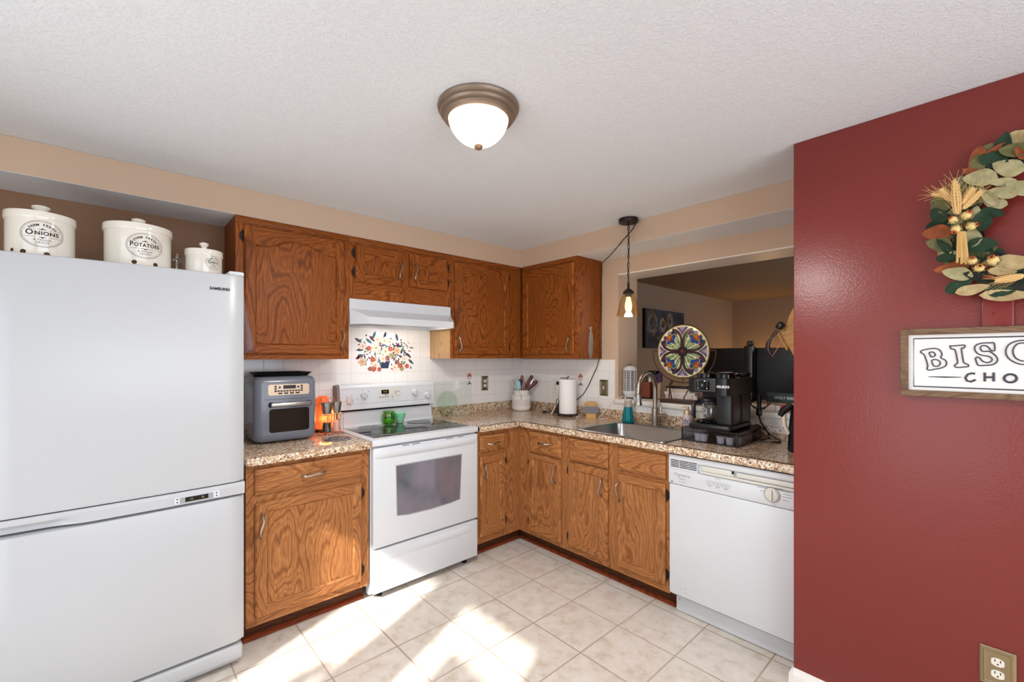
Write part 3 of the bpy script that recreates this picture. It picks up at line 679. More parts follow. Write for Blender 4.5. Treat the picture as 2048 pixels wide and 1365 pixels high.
# ================================================================== CROCKS ON THE FRIDGE
HOLE = mat('crock_hole', (70, 48, 26), .8)
def crock(cx, cy, z0, r, h, word, face_deg, ow, oh, oz, label, holes, kr):
    t = thing('storage_crock', label, 'crock', (cx, cy, z0), 'cream storage crocks on the fridge')
    b = MB(); zb = z0 + h
    b.lathe([(0, z0+.001), (r*.94, z0+.001), (r*.965, z0+.006), (r*.97, zb-.030), (r*.97, zb-.028)], (cx, cy, 0), 48)
    ca = radians(face_deg)
    cyl = lambda u, v, hh: Vector((cx + (r*.969 + hh)*sin(u/(r*.969) + ca), cy - (r*.969 + hh)*cos(u/(r*.969) + ca), v))
    for hu, hz, hr_ in holes:
        b.poly([cyl(hu + hr_*cos(2*pi*i/16), hz + hr_*sin(2*pi*i/16), .0006) for i in range(16)], 1)
        b.ribbon([(hu + hr_*cos(2*pi*i/16), hz + hr_*sin(2*pi*i/16)) for i in range(16)], .003, cyl, .0009, 0, closed=True)
    body = b.build('body', [CERAM, HOLE], t)
    b = MB(); b.lathe([(r*.97, zb-.030), (r*1.0, zb-.029), (r*1.012, zb-.024), (r*1.012, zb-.004), (r*1.0, zb), (r*.93, zb+.001), (r*.9, zb-.003), (r*.5, zb+.004), (kr*.7, zb+.006), (kr*.55, zb+.017), (kr*.75, zb+.024), (kr, zb+.031), (kr*.98, zb+.037), (kr*.6, zb+.042), (0, zb+.043)], (cx, cy, 0), 48)
    b.build('lid', CERAM, t)
    b = MB(); b.smooth = False
    for s_, w in ((1, ow*.02), (.92, ow*.012)): b.ribbon([(ow*s_*cos(2*pi*i/64), oz + oh*s_*sin(2*pi*i/64)) for i in range(64)], w, cyl, .0008, 0, closed=True)
    Vf, Ff = text_geo(word[0], oh*.54, 'CENTER', 0.0, 1.0, oh*.012); Vr, Fr_ = text_geo(word[1:], oh*.40, 'LEFT', 0.0, 1.12, oh*.012)
    wf = max(q[0] for q in Vf) - min(q[0] for q in Vf); wr = max(q[0] for q in Vr); tot = wf + wr + oh*.06; k = min(1.0, ow*1.62/tot)
    for V, Fc, dx, dz in ((Vf, Ff, -tot/2 + wf/2, oh*.06), (Vr, Fr_, -tot/2 + wf + oh*.06, oh*.03)):
        ids = [b.pt(cyl((q[0] + dx)*k, q[1] + dz + oz, .0008)) for q in V]
        for f in Fc: b.face([ids[i] for i in f], 0)
    # curved FARM FRESH along the top of the oval
    s = 'FARM FRESH'; n = len(s)
    for i, ch in enumerate(s):
        if ch == ' ': continue
        a = radians(142 - 104*i/(n-1)); px, pz = ow*.72*cos(a), oz + oh*.68*sin(a); ta = atan2(oh*cos(a)*.68, -ow*sin(a)*.72) + pi
        V, Fc = text_geo(ch, oh*.25, 'CENTER', 0.0, 1.0, oh*.006)
        ids = [b.pt(cyl(px + x_*cos(ta) - y_*sin(ta), pz + x_*sin(ta) + y_*cos(ta), .0008)) for x_, y_ in V]
        for f in Fc: b.face([ids[q] for q in f], 0)
    b.text('& VEGGIE', oh*.20, lambda u, v, hh: cyl(u, v + oz - oh*.47, hh), .0008, 0, space=1.15); b.text('CROCK', oh*.20, lambda u, v, hh: cyl(u, v + oz - oh*.68, hh), .0008, 0, space=1.15)
    for sg in (1, -1):
        zz = oz + oh*.035 + sg*oh*.30
        b.ribbon([(-ow*.84, zz - sg*oh*.09), (-ow*.80, zz), (-ow*.5, zz - sg*oh*.03), (0, zz), (ow*.5, zz - sg*oh*.03), (ow*.80, zz), (ow*.84, zz - sg*oh*.09)], [.0006, oh*.02, oh*.015, oh*.05, oh*.015, oh*.02, .0006], cyl, .0008, 0)
        b.poly([cyl(-oh*.09, zz, .0009), cyl(0, zz + sg*oh*.10, .0009), cyl(oh*.09, zz, .0009), cyl(0, zz - sg*.001, .0009)][::sg], 0)
    b.build('label_print', INK, body)
ZF = 1.7602
crock(-3.083, -.45, ZF, .1005, .193, 'ONIONS', 7, .060, .050, 1.866, 'cream ceramic crock lettered ONIONS on the fridge top', [(-.052, 1.793, .0105), (.012, 1.789, .0105), (-.088, 1.798, .008)], .027)
crock(-2.786, -.45, ZF, .1185, .203, 'POTATOES', 9, .063, .053, 1.868, 'cream ceramic crock lettered POTATOES on the fridge top', [(-.036, 1.795, .0105), (.036, 1.793, .0105)], .025)
crock(-2.546, -.45, ZF, .0755, .140, 'GARLIC', 24, .034, .031, 1.838, 'small cream crock lettered GARLIC on the fridge top', [], .019)
t = thing('glass_jar', 'clear glass clip-top jar standing behind the POTATOES crock', 'jar', (-2.635, -.27, ZF))
b = MB(); b.lathe([(0, ZF+.001), (.048, ZF+.001), (.05, ZF+.01), (.05, ZF+.10), (.043, ZF+.118), (.043, ZF+.125), (.040, ZF+.125), (.04, ZF+.117), (.047, ZF+.1), (.047, ZF+.012), (0, ZF+.008)], (-2.635, -.27, 0), 24); b.build('body', CLEARG, t)
b = MB(); b.lathe([(0, ZF+.128), (.046, ZF+.128), (.047, ZF+.136), (.04, ZF+.143), (0, ZF+.145)], (-2.635, -.27, 0), 24); b.build('lid', CLEARG, t)
b = MB(); b.tube([(-2.635 + .046*cos(a*2*pi/20), -.27 + .046*sin(a*2*pi/20), ZF+.121) for a in range(20)], .002, 6, closed=True); b.tube([(-2.59, -.30, ZF+.12), (-2.585, -.305, ZF+.10), (-2.583, -.307, ZF+.085)], .003, 6); b.build('wire_clip', CHROME, t)

# ================================================================== RANGE
RX0, RX1, RF = -1.7885, -1.0345, -.6466
t = thing('range', 'white freestanding electric range with a black glass top', 'range', (-1.41, -.33, 0))
b = MB(); b.smooth = False; b.box((RX0+.003, -.615, .06), (RX1-.003, -.02, .893)); b.prism([(-.615, .06), (-.56, .06), (-.56, .03), (-.60, .03)], lambda u, v, h: Vector((h, u, v)), RX0+.004, RX1-.004); b.build('body', APPL, t, recalc=True)
b = MB()    # cooktop frame around the glass
b.rbox((RX0, -.652, .884), (RX1, -.030, .9205), .007, 3); b.build('cooktop_frame', APPL, t)
def _ck():
    m = mat('cooktop_glass', (40, 44, 50), .045, spec=.7); n = N(m); x, y, z = n.xyz('Object'); n.col(n.mix(n.ramp(n.noise(n.comb(x, y, z), 900, 1), [(.62, (0, 0, 0)), (.7, (255, 255, 255))]), (30, 33, 38), (92, 96, 104))); return m
CKT = _ck()
b = MB(); b.rbox((-1.748, -.585, .9195), (-1.058, -.105, .9222), .0012, 2); cg = b.build('glass_top', CKT, t)
fc = lambda u, v, h: Vector((u, v, .9223 + h))
def burner(c, r):
    b = MB(); b.smooth = False; b.disc(c, r, fc, .0002, 48, 0)
    for q in (1.0, .96, .6): b.ribbon([(c[0] + r*q*cos(2*pi*i/56), c[1] + r*q*sin(2*pi*i/56)) for i in range(56)], .0022, fc, .0004, 1, closed=True)
    b.build('burner', [mat('burner_zone', (34, 33, 33), .07, spec=.6), mat('burner_ring', (112, 110, 106), .3)], cg)
burner((-1.568, -.425), .112); burner((-1.205, -.425), .108); burner((-1.600, -.205), .078); burner((-1.225, -.20), .085)
# backguard
b = MB()
pr = [(-.022, .9215), (-.098, .9215), (-.094, .935), (-.080, 1.015), (-.080, 1.022), (-.062, 1.022), (-.062, 1.036), (-.108, 1.036), (-.108, 1.052), (-.104, 1.062), (-.092, 1.172), (-.086, 1.190), (-.074, 1.200), (-.060, 1.203), (-.022, 1.203)]
low = [(-.022, .9215), (-.100, .9215), (-.088, .936), (-.074, 1.020), (-.022, 1.020)]
def vsweep(b, prof, x0, x1, m=0):
    b.prism(prof, lambda u, v, h: Vector((h, u, v)), x0, x1, m)
vsweep(b, low, RX0+.035, RX1-.012); bg = b.build('backguard_riser', APPL, t, recalc=True, ang=50)
b = MB(); b.box((RX0+.03, -.070, 1.0203), (RX1-.02, -.022, 1.036)); b.build('vent_slot', DARKGAP, t)
b = MB()
up = [(-.022, 1.0365), (-.112, 1.0365), (-.113, 1.050), (-.108, 1.064), (-.094, 1.176), (-.088, 1.192), (-.076, 1.201), (-.062, 1.204), (-.022, 1.204)]
vsweep(b, up, RX0+.030, RX1-.004); b.build('backguard', APPL, t, recalc=True, ang=40)
b = MB(); vsweep(b, [(-.024, .922), (-.096, .922), (-.110, 1.038), (-.106, 1.066), (-.090, 1.190), (-.060, 1.200), (-.024, 1.200)], RX0+.012, RX0+.0299); b.build('end_cap', mat('end_cap_grey', (128, 120, 112), .5), t, recalc=True)
def gd(u, v, h):    # on the sloping face of the control console
    k = (v - 1.064)/(1.176-1.064); return Vector((u, -.108 + .014*k - h*.99, v + h*.12))
console = None
b = MB(); b.smooth = False
b.prism([(-1.748, 1.072), (-1.046, 1.072), (-1.046, 1.176), (-1.748, 1.176)], gd, -.002, .0008, 0)
b.ribbon([(-1.748, 1.072), (-1.046, 1.072)], .0016, gd, .0010, 1); b.ribbon([(-1.748, 1.176), (-1.046, 1.176)], .0016, gd, .0010, 1)
console = b.build('control_console', [APPL, GREYP], t)
b = MB(); b.smooth = False
b.prism([(-1.490, 1.096), (-1.314, 1.096), (-1.314, 1.170), (-1.490, 1.170)], gd, 0, .0016, 0)
b.prism([(-1.467, 1.130), (-1.411, 1.130), (-1.411, 1.158), (-1.467, 1.158)], gd, 0, .0028, 1)
b.text('0:00', .017, lambda u, v, h: gd(u-1.439, v+1.144, h), .0031, 2)
for i, u in enumerate((-1.478, -1.458, -1.437, -1.416)): b.prism([(u-.006, 1.104), (u+.006, 1.104), (u+.006, 1.111), (u-.006, 1.111)], gd, 0, .002, 3)
for u, v in ((-1.358, 1.142), (-1.334, 1.142), (-1.358, 1.131), (-1.44, 1.122), (-1.425, 1.122), (-1.385, 1.104)): b.prism([(u-.006, v-.003), (u+.006, v-.003), (u+.006, v+.003), (u-.006, v+.003)], gd, 0, .002, 3)
b.ribbon([(-1.392, 1.117), (-1.374, 1.117)], .0022, gd, .0022, 4); b.text('Whirlpool', .009, lambda u, v, h: gd(u-1.343, v+1.113, h), .0022, 3, shear=.3)
b.build('clock_panel', [APPG, BLACKG, mat('clock_digits', (120, 150, 40), .5, emit=(140, 170, 40), es=.25), GREYINK, mat('red_print', (190, 90, 80), .5)], console)
b = MB(); b.smooth = False; b.text('Super Capacity 465', .0075, lambda u, v, h: gd(u-1.398, v+1.085, h), .0012, 0, shear=.25); b.build('lettering', GREYINK, console)
for u, v in ((-1.696, 1.100), (-1.594, 1.130), (-1.205, 1.130), (-1.099, 1.104)):
    b = MB(); M = Matrix.Translation(gd(u, v, .001)) @ Matrix.Rotation(radians(90 + 7), 4, 'X')
    bb = MB(); b.T = M
    b.lathe([(0, 0), (.027, 0), (.0275, .003), (.024, .006), (.0235, .007)], (0, 0, 0), 28)
    b.lathe([(.0225, .007), (.0215, .017), (.019, .020), (0, .021)], (0, 0, 0), 28)
    b.rbox((-.0055, -.022, .012), (.0055, .022, .034), .004, 3); b.T = None
    b.build('burner_knob', APPL, console)
b = MB(); b.smooth = False
for u, v in ((-1.645, 1.108), (-1.745, 1.117), (-1.560, 1.155), (-1.600, 1.164), (-1.238, 1.158), (-1.192, 1.157), (-1.150, 1.118), (-1.068, 1.128), (-1.10, 1.135), (-1.735, 1.09), (-1.715, 1.128), (-1.68, 1.130)): b.disc((u, v), .0028, gd, .0012, 8, 0)
b.build('dial_marks', INK, console)
# oven door
b = MB(); b.rbox((RX0+.008, RF, .302), (RX1-.001, -.616, .872), .006, 3); od = b.build('oven_door', APPL, t)
fd = lambda u, v, h: Vector((u, RF - h, v))
b = MB()   # arched grip bulge across the top of the door
n = 20; A = []
for i in range(n+1):
    u = RX0 + .02 + (RX1-RX0-.034)*i/n; k = 1 - abs(2*i/n-1)**6
    A.append([b.pt(fd(u, .862, -.002)), b.pt(fd(u, .858, .010*k)), b.pt(fd(u, .835, .016*k)), b.pt(fd(u, .812, .006*k)), b.pt(fd(u, .808, -.002))])
for P, Q in zip(A, A[1:]):
    for j in range(4): b.face([P[j], Q[j], Q[j+1], P[j+1]])
b.build('door_grip', APPL, od, ang=60, recalc=True)
b = MB(); b.smooth = False
for u0, u1 in ((-1.60, -1.555), (-1.535, -1.480), (-1.29, -1.235), (-1.20, -1.155)): b.prism([(u0, .8656), (u1, .8656), (u1, .8686), (u0, .8686)], fd, -.001, .0006)
b.build('vent_slits', DARKGAP, od)
wi = []
for i in range(9): wi.append((-1.642 + (.008 if i else 0), .754))
win = [(-1.634, .462), (-1.560, .452), (-1.410, .448), (-1.260, .452), (-1.184, .461), (-1.170, .752), (-1.641, .755)]
b = MB(); b.smooth = False; b.prism(win, fd, -.001, .0012, 0); b.ribbon(win, .006, fd, .0016, 1, closed=True)
IR = mat('oven_glass', (118, 116, 124), .06, spec=.8)
def _ir():
    n = N(IR); x, y, z = n.xyz('Object'); a = n.noise(n.comb(x, y, z), 5.0, 2.0)
    n.col(n.ramp(a, [(.3, (112, 116, 122)), (.5, (134, 126, 138)), (.7, (120, 128, 140))]))
_ir(); IR.node_tree.nodes['Principled BSDF'].inputs['Metallic'].default_value = .35
b.build('window', [IR, GREYP], od)
# drawer
b = MB(); b.rbox((RX0+.008, RF, .045), (RX1-.001, -.616, .290), .006, 3); dr = b.build('storage_drawer', APPL, t)
b = MB(); n = 24; A = []
for i in range(n+1):
    u = -1.72 + .63*i/n; k = 1 - abs(2*i/n-1)**8
    A.append([b.pt(fd(u, .272, -.001)), b.pt(fd(u, .262, .004*k)), b.pt(fd(u, .246, .013*k)), b.pt(fd(u, .225, .004*k)), b.pt(fd(u, .215, -.001))])
for P, Q in zip(A, A[1:]):
    for j in range(4): b.face([P[j], Q[j], Q[j+1], P[j+1]])
b.build('drawer_grip', APPL, dr, ang=60, recalc=True)
for x in (RX0+.07, RX1-.07):
    for y in (-.585, -.10):
        b = MB(); b.lathe([(0, .0005), (.017, .0005), (.019, .008), (.012, .014), (.008, .015), (.008, .06), (0, .06)], (x, y, 0), 12); b.build('leveling_foot', BLACKP, t)

# ================================================================== RANGE HOOD
HX0, HX1 = -1.7815, -1.0265
t = thing('range_hood', 'white under-cabinet range hood above the stove', 'range hood', (-1.40, -.2, 1.60))
b = MB(); b.smooth = False
c = .083; yF, yL = -.312, -.412
T0 = [(HX0, -.002, 1.7565), (HX0, yF, 1.7565), (HX1, yF, 1.7565), (HX1, -.002, 1.7565)]
T1 = [(HX0, -.002, 1.693), (HX0, yF, 1.693), (HX1, yF, 1.693), (HX1, -.002, 1.693)]
for i in range(4): b.poly([T0[i], T1[i], T1[(i+1) % 4], T0[(i+1) % 4]])
b.poly(T0)
Lp = [(HX0, -.002), (HX0, yF-.008), (HX0+c, yL), (HX1-c*.55, yL), (HX1, yF-.05), (HX1, -.002)]
Lt = [(x, y, 1.641) for x, y in Lp]; Lb = [(x, y, 1.597) for x, y in Lp]; inn = [(HX0+.02, -.02), (HX0+.02, yF+.006), (HX0+c+.006, yL+.02), (HX1-c*.55-.006, yL+.02), (HX1-.02, yF-.036), (HX1-.02, -.02)]
b.poly([T1[0], Lt[0], Lt[1], T1[1]]); b.poly([T1[1], Lt[1], Lt[2]]); b.poly([T1[1], Lt[2], Lt[3], T1[2]]); b.poly([T1[2], Lt[3], Lt[4]]); b.poly([T1[2], Lt[4], Lt[5], T1[3]])
for i in range(5): b.poly([Lt[i], Lb[i], Lb[i+1], Lt[i+1]])
b.poly([Lt[5], Lb[5], Lb[0], Lt[0]])
Ib = [(x, y, 1.597) for x, y in inn]; It = [(x, y, 1.636) for x, y in inn]
for i in range(6):
    j = (i+1) % 6; b.poly([Lb[j], Lb[i], Ib[i], Ib[j]]); b.poly([Ib[j], Ib[i], It[i], It[j]])
b.poly(It)
b.build('hood_shell', APPL, t, recalc=True)
b = MB(); b.rbox((-1.64, -.33, 1.628), (-1.28, -.08, 1.6355), .002); 
for i in range(9): b.tube([(-1.63, -.32+i*.028, 1.627), (-1.29, -.32+i*.028, 1.627)], .0016, 5)
b.build('grease_filter', STEEL, t)
b = MB(); b.rbox((-1.22, -.30, 1.622), (-1.10, -.18, 1.6355), .004); b.build('lamp_lens', mat('hood_lamp_lens', (255, 246, 228), .4, emit=(255, 240, 214), es=6), t)
b = MB(); b.smooth = False; fh = lambda u, v, h: Vector((u, yF - h, v))
b.prism([(-1.245, 1.712), (-1.10, 1.712), (-1.10, 1.740), (-1.245, 1.740)], fh, -.001, .0008, 0)
for u in (-1.225, -1.205): b.disc((u, 1.727), .008, fh, .0012, 14, 1)
for u in (-1.165, -1.145): b.prism([(u-.006, 1.720), (u+.006, 1.720), (u+.006, 1.734), (u-.006, 1.734)], fh, 0, .004, 1)
b.build('switch_plate', [APPL, APPG], t)
hl = lamp('hood_bulb', 'AREA', 1.5, (1, .97, .93), (-1.42, -.22, 1.615), (0, 0, 0), shape='RECTANGLE', size=.14, size_y=.1)

# ================================================================== DISHWASHER
DY0, DY1, DF = -1.8085, -2.4215, -.632
t = thing('dishwasher', 'white built-in dishwasher beside the red wall, under the countertop', 'dishwasher', (-.32, -2.115, 0))
fw2 = lambda u, v, h: Vector((DF - h, -u, v))   # u = distance from the corner
b = MB(); b.smooth = False; b.box((-.60, DY1, .10), (-.03, DY0-.003, .868)); b.build('tub', GREYP, t)
b = MB(); b.rbox((DF, DY1, .119), (-.601, DY0-.004, .7085), .005, 3); dd = b.build('door', APPL, t)
b = MB(); b.smooth = False
for u, v in ((1.876, .163), (1.906, .168), (1.909, .150)): b.disc((u, v), .0018, fw2, .0004, 8)
b.build('scuff_spots', INK, dd)
b = MB()
b.rbox((DF, DY1, .711), (-.601, DY0, .790), .004, 2); b.rbox((DF, DY1, .838), (-.601, DY0, .868), .004, 2); b.rbox((DF, -1.968, .789), (-.601, DY0, .839), .003, 2); b.box((-.618, DY1, .786), (-.601, -1.967, .842))
cp = b.build('control_panel', APPL, t)
b = MB()   # cream grip recess
b.rbox((-.629, DY1, .792), (-.617, -1.975, .806), .004, 2); b.rbox((-.630, -2.412, .808), (-.617, -2.155, .832), .009, 3); b.rbox((-.628, -2.145, .806), (-.617, -1.985, .835), .006, 3)
b.build('grip_recess', APPG, cp)
b = MB(); b.smooth = False
b.prism([(2.135, .822), (2.146, .822), (2.146, .835), (2.135, .835)], lambda u, v, h: Vector((-.630 - h, -u, v)), 0, .002); b.build('latch', DARKGAP, cp)
b = MB(); b.smooth = False
for k, u0 in enumerate((1.822, 1.871, 1.918)):
    for i in range(5): z_ = .803 + i*.0085 ; b.prism([(u0, z_), (u0+.0455, z_), (u0+.0455, z_+.0042), (u0, z_+.0042)], fw2, -.001, .0006)
b.build('vent', DARKGAP, cp)
b = MB(); b.smooth = False
b.text('Frigidaire', .024, lambda u, v, h: fw2(u+1.882, v+.765, h), .0006, 0, shear=.35); b.text('Gallery', .012, lambda u, v, h: fw2(u+1.886, v+.745, h), .0006, 0); b.text('Quiet Wash', .008, lambda u, v, h: fw2(u+1.886, v+.729, h), .0006, 0)
b.disc((1.828, .722), .009, fw2, .0006, 14, 0, .005)
b.text('Options', .009, lambda u, v, h: fw2(u+2.068, v+.786, h), .0006, 0)
for i in range(6):
    u = 2.020 + i*.0195; b.ribbon([(u + .0092*cos(2*pi*k/20), .7585 - .0002*i + .0105*sin(2*pi*k/20)) for k in range(20)], .0013, fw2, .0006, 0, closed=True); b.ribbon([(u-.004, .7585), (u+.004, .7585)], .002, fw2, .0006, 0); b.disc((u, .779), .0016, fw2, .0006, 6, 0)
for u in (2.029, 2.069, 2.108): b.ribbon([(u-.010, .744), (u+.010, .744)], .0022, fw2, .0006, 0); b.ribbon([(u-.008, .739), (u+.008, .739)], .002, fw2, .0006, 0)
for u, v, w in ((2.268, .786, .034), (2.272, .771, .022), (2.312, .793, .008), (2.340, .796, .032), (2.366, .788, .040), (2.374, .776, .036), (2.374, .764, .040), (2.368, .749, .026)): b.ribbon([(u-w/2, v), (u+w/2, v)], .0028, fw2, .0006, 0)
b.build('printed_legend', mat('legend_grey', (142, 144, 148), .6), cp)
b = MB(); M = Matrix.Translation(fw2(2.312, .762, 0)) @ Matrix.Rotation(radians(-90), 4, 'Y')
b.T = M; b.lathe([(0, 0), (.031, 0), (.0315, .004), (.028, .007), (.026, .011), (.0245, .012), (0, .012)], (0, 0, 0), 32); b.rbox((-.024, -.005, .010), (.024, .005, .024), .003, 2); b.T = None
b.ribbon([(2.312 + .0335*cos(2*pi*k/32), .762 + .0335*sin(2*pi*k/32)) for k in range(32)], .0022, fw2, .0007, 1, closed=True)
b.build('cycle_dial', [APPG, GREYINK], cp)
b = MB(); b.rbox((-.572, DY1, .004), (-.545, -1.822, .116), .004, 2); b.smooth = False; b.disc((1.842, .070), .005, lambda u, v, h: Vector((-.5722 - h, -u, v)), .0006, 10, 1); b.build('kick_panel', [APPL, GREYP], t)

# ================================================================== SINK AND FAUCET
ZS = Z1
t = thing('sink', 'stainless steel drop-in sink in the granite-patterned countertop', 'sink', (-.335, -1.46, ZS))
def rrect(x0, y0, x1, y1, r, n=6):
    out = []
    for cx, cy, a in ((x1-r, y1-r, 0), (x0+r, y1-r, 90), (x0+r, y0+r, 180), (x1-r, y0+r, 270)):
        for i in range(n+1):
            q = radians(a + 90*i/n); out.append((cx + r*cos(q), cy + r*sin(q)))
    return out
b = MB()
loops = [(rrect(-.612, -1.777, -.062, -1.143, .03), ZS+.0006), (rrect(-.610, -1.775, -.064, -1.145, .03), ZS+.005), (rrect(-.592, -1.757, -.150, -1.163, .045), ZS+.0045), (rrect(-.586, -1.750, -.156, -1.170, .055), ZS-.002), (rrect(-.575, -1.738, -.168, -1.182, .065), ZS-.12), (rrect(-.54, -1.70, -.20, -1.22, .06), ZS-.165)]
L = [[b.pt((x, y, z)) for x, y in lp] for lp, z in loops]
for A, B in zip(L, L[1:]):
    n = len(A)
    for i in range(n): b.face([A[i], A[(i+1) % n], B[(i+1) % n], B[i]])
b.face(L[-1]); b.build('basin', STEEL, t, ang=50, recalc=True)
b = MB(); b.lathe([(0, ZS-.1645), (.042, ZS-.1645), (.044, ZS-.161), (.03, ZS-.160), (.02, ZS-.163), (0, ZS-.163)], (-.37, -1.46, 0), 24); b.build('drain', CHROME, t)
ZD = ZS + .0058
t = thing('faucet', 'tall brushed nickel pull-down faucet behind the steel sink', 'faucet', (-.100, -1.43, ZD))
b = MB(); b.prism([(-.155, -.0), (.155, .0)], lambda u, v, h: Vector((0, 0, 0)), 0, 0) if False else None
pl = rrect(-.128, -1.565, -.076, -1.300, .024)
A = [b.pt((x, y, ZD)) for x, y in pl]; B = [b.pt((x, y, ZD+.004)) for x, y in pl]; n = len(pl)
for i in range(n): b.face([A[i], A[(i+1) % n], B[(i+1) % n], B[i]])
b.face(B); b.face(A[::-1]); b.build('deck_plate', STEEL, t)
b = MB(); b.lathe([(0, ZD+.004), (.025, ZD+.004), (.0255, ZD+.008), (.0235, ZD+.010), (.0235, ZD+.118), (.020, ZD+.122), (0, ZD+.122)], (-.100, -1.43, 0), 28)
b.build('body', NICKEL, t)
b = MB(); zt = ZD + .12; R = .108; top = 1.272 - R + .006
pts = [(-.100, -1.43, zt), (-.100, -1.43, top)] + [(-.100 - R + R*cos(a), -1.43, top + R*sin(a)) for a in [pi*i/16 for i in range(1, 16)]] + [(-.100 - 2*R, -1.43, top), (-.100 - 2*R - .001, -1.43, 1.155)]
b.tube(pts, .0155, 18); b.build('spout', NICKEL, t)
b = MB(); b.lathe([(.0155, 1.160), (.018, 1.158), (.0185, 1.148), (.0175, 1.146), (.0185, 1.14), (.022, 1.105), (.0265, 1.080), (.0265, 1.076), (.022, 1.0755), (0, 1.0755)], (-.100 - 2*R - .001, -1.43, 0), 24)
sp = b.build('spray_head', NICKEL, t)
b = MB(); b.rbox((-.346, -1.438, 1.096), (-.337, -1.420, 1.128), .004, 2); b.build('spray_button', GREYP, sp)
b = MB(); b.tube([(-.100, -1.452, ZD+.072), (-.100, -1.505, ZD+.072)], .0135, 16); b.tube([(-.100, -1.505, ZD+.072), (-.100, -1.512, ZD+.072)], .015, 16); b.tube([(-.100, -1.472, ZD+.083), (-.092, -1.468, ZD+.105), (-.085, -1.460, ZD+.128)], [.0045, .0045, .005], 10); b.build('lever_handle', NICKEL, t)

# dish soap bottle
t = thing('soap_bottle', 'teal dish soap bottle standing on the sink rim', 'bottle', (-.115, -1.225, ZD))
b = MB(); c = (-.115, -1.225, 0); b.lathe([(0, ZD+.0005), (.040, ZD+.0005), (.043, ZD+.006), (.0425, ZD+.02), (.030, ZD+.112), (0, ZD+.112)], c, 28); b.build('liquid', TEAL, t)
b = MB(); b.lathe([(.0302, ZD+.112), (.0285, ZD+.125), (.024, ZD+.148), (.0235, ZD+.15), (.020, ZD+.15), (0, ZD+.1495)], c, 28); b.build('neck', mat('frosted_clear', (226, 214, 196), .25, trans=.6), t)
b = MB(); b.lathe([(0, ZD+.1505), (.026, ZD+.1505), (.027, ZD+.154), (.027, ZD+.164), (.022, ZD+.169), (0, ZD+.169)], c, 24); b.build('cap', mat('white_cap', (236, 228, 216), .4, trans=.3), t)
# hand soap pump behind the coffee maker's left edge
t = thing('soap_pump', 'hand soap pump bottle with purple label, left of the coffee maker', 'soap dispenser', (-.115, -1.665, ZS))
c = (-.115, -1.665, 0); zb = ZD + .0005
b = MB(); b.lathe([(0, zb), (.027, zb), (.029, zb+.006), (.029, zb+.09), (.025, zb+.098), (0, zb+.098)], c, 24)
cyl = lambda u, v, h: Vector((c[0] + (.0292 + h)*cos(pi + u), c[1] + (.0292 + h)*sin(pi + u), v))
for i in range(26): u, v = R2.uniform(-1.3, 1.3), zb + R2.uniform(.015, .08); b.poly([cyl(u + R2.uniform(.1, .2)*cos(q*pi/3), v + .008*sin(q*pi/3), .0003 + i*.00002) for q in range(6)], R2.choice([1, 2, 2, 3]))
b.build('bottle', [mat('soap_label', (214, 196, 196), .3), mat('label_purple', (96, 76, 140), .4), mat('label_lilac', (160, 140, 190), .4), mat('label_green', (110, 130, 70), .4)], t)
b = MB(); b.lathe([(.0255, zb+.098), (.026, zb+.115), (.022, zb+.124), (.012, zb+.128), (.009, zb+.130), (.009, zb+.15), (0, zb+.15)], c, 20); b.tube([(c[0], c[1], zb+.146), (c[0]-.006, c[1]+.018, zb+.150), (c[0]-.01, c[1]+.030, zb+.146)], [.008, .007, .005], 10); b.build('pump', mat('pump_champagne', (206, 186, 160), .35, .5), t)

# ================================================================== LEFT COUNTER
t = thing('air_fryer_oven', 'slate-grey air fryer oven on the short countertop beside the fridge', 'air fryer oven', (-2.145, -.2, ZS))
X0, X1, Y0, Y1, ZA, ZB_ = -2.308, -1.981, -.335, -.060, ZS+.012, 1.283
b = MB()
def sq(x0, y0, x1, y1, r, z): return [b.pt((x, y, z)) for x, y in rrect(x0, y0, x1, y1, r, 7)]
rings = []
for ins, z in ((.03, ZA-.006), (.012, ZA), (.003, ZA+.014), (0, ZA+.04), (0, ZB_-.035), (.004, ZB_-.016), (.016, ZB_-.003), (.032, ZB_)): rings.append(sq(X0+ins, Y0+ins, X1-ins, Y1-ins, .045, z))
for A, B in zip(rings, rings[1:]):
    n = len(A)
    for i in range(n): b.face([A[i], A[(i+1) % n], B[(i+1) % n], B[i]])
b.face(rings[0][::-1]); b.face(rings[-1]); b.build('housing', AFGREY, t, ang=50)
fa = lambda u, v, h: Vector((u, Y0 - h, v))
def rr2(u0, v0, u1, v1, r): return rrect(u0, v0, u1, v1, r, 4)
b = MB(); b.smooth = False; b.ribbon([(X0+.045, 1.158), (X1-.045, 1.158)], .0016, fa, .0004); b.build('door_seam', DARKGAP, t)
b = MB(); b.smooth = False; b.prism(rr2(-2.242, 1.180, -2.028, 1.240, .012), fa, -.002, .0018, 0); cpn = b.build('control_panel', CHAMP, t)
b = MB(); b.smooth = False
b.prism([(-2.166, 1.2145), (-2.100, 1.2145), (-2.100, 1.2345), (-2.166, 1.2345)], fa, .001, .0024)
for u in (-2.205, -2.069):
    for v in (1.2290, 1.2160, 1.2030): b.prism([(u-.006, v-.0045), (u+.006, v-.0045), (u+.006, v+.0045), (u-.006, v+.0045)], fa, .001, .0024)
for i in range(8): u = -2.190 + i*.0152; b.prism([(u-.0055, 1.1985), (u+.0055, 1.1985), (u+.0055, 1.2075), (u-.0055, 1.2075)], fa, .001, .0024)
for i in range(4): u = -2.181 + i*.0300; b.prism([(u-.0105, 1.1860), (u+.0105, 1.1860), (u+.0105, 1.1940), (u-.0105, 1.1940)], fa, .001, .0024)
for u in (-2.184, -2.088): b.disc((u, 1.2235), .006, fa, .0024, 12)
b.build('buttons', BLACKP, cpn)
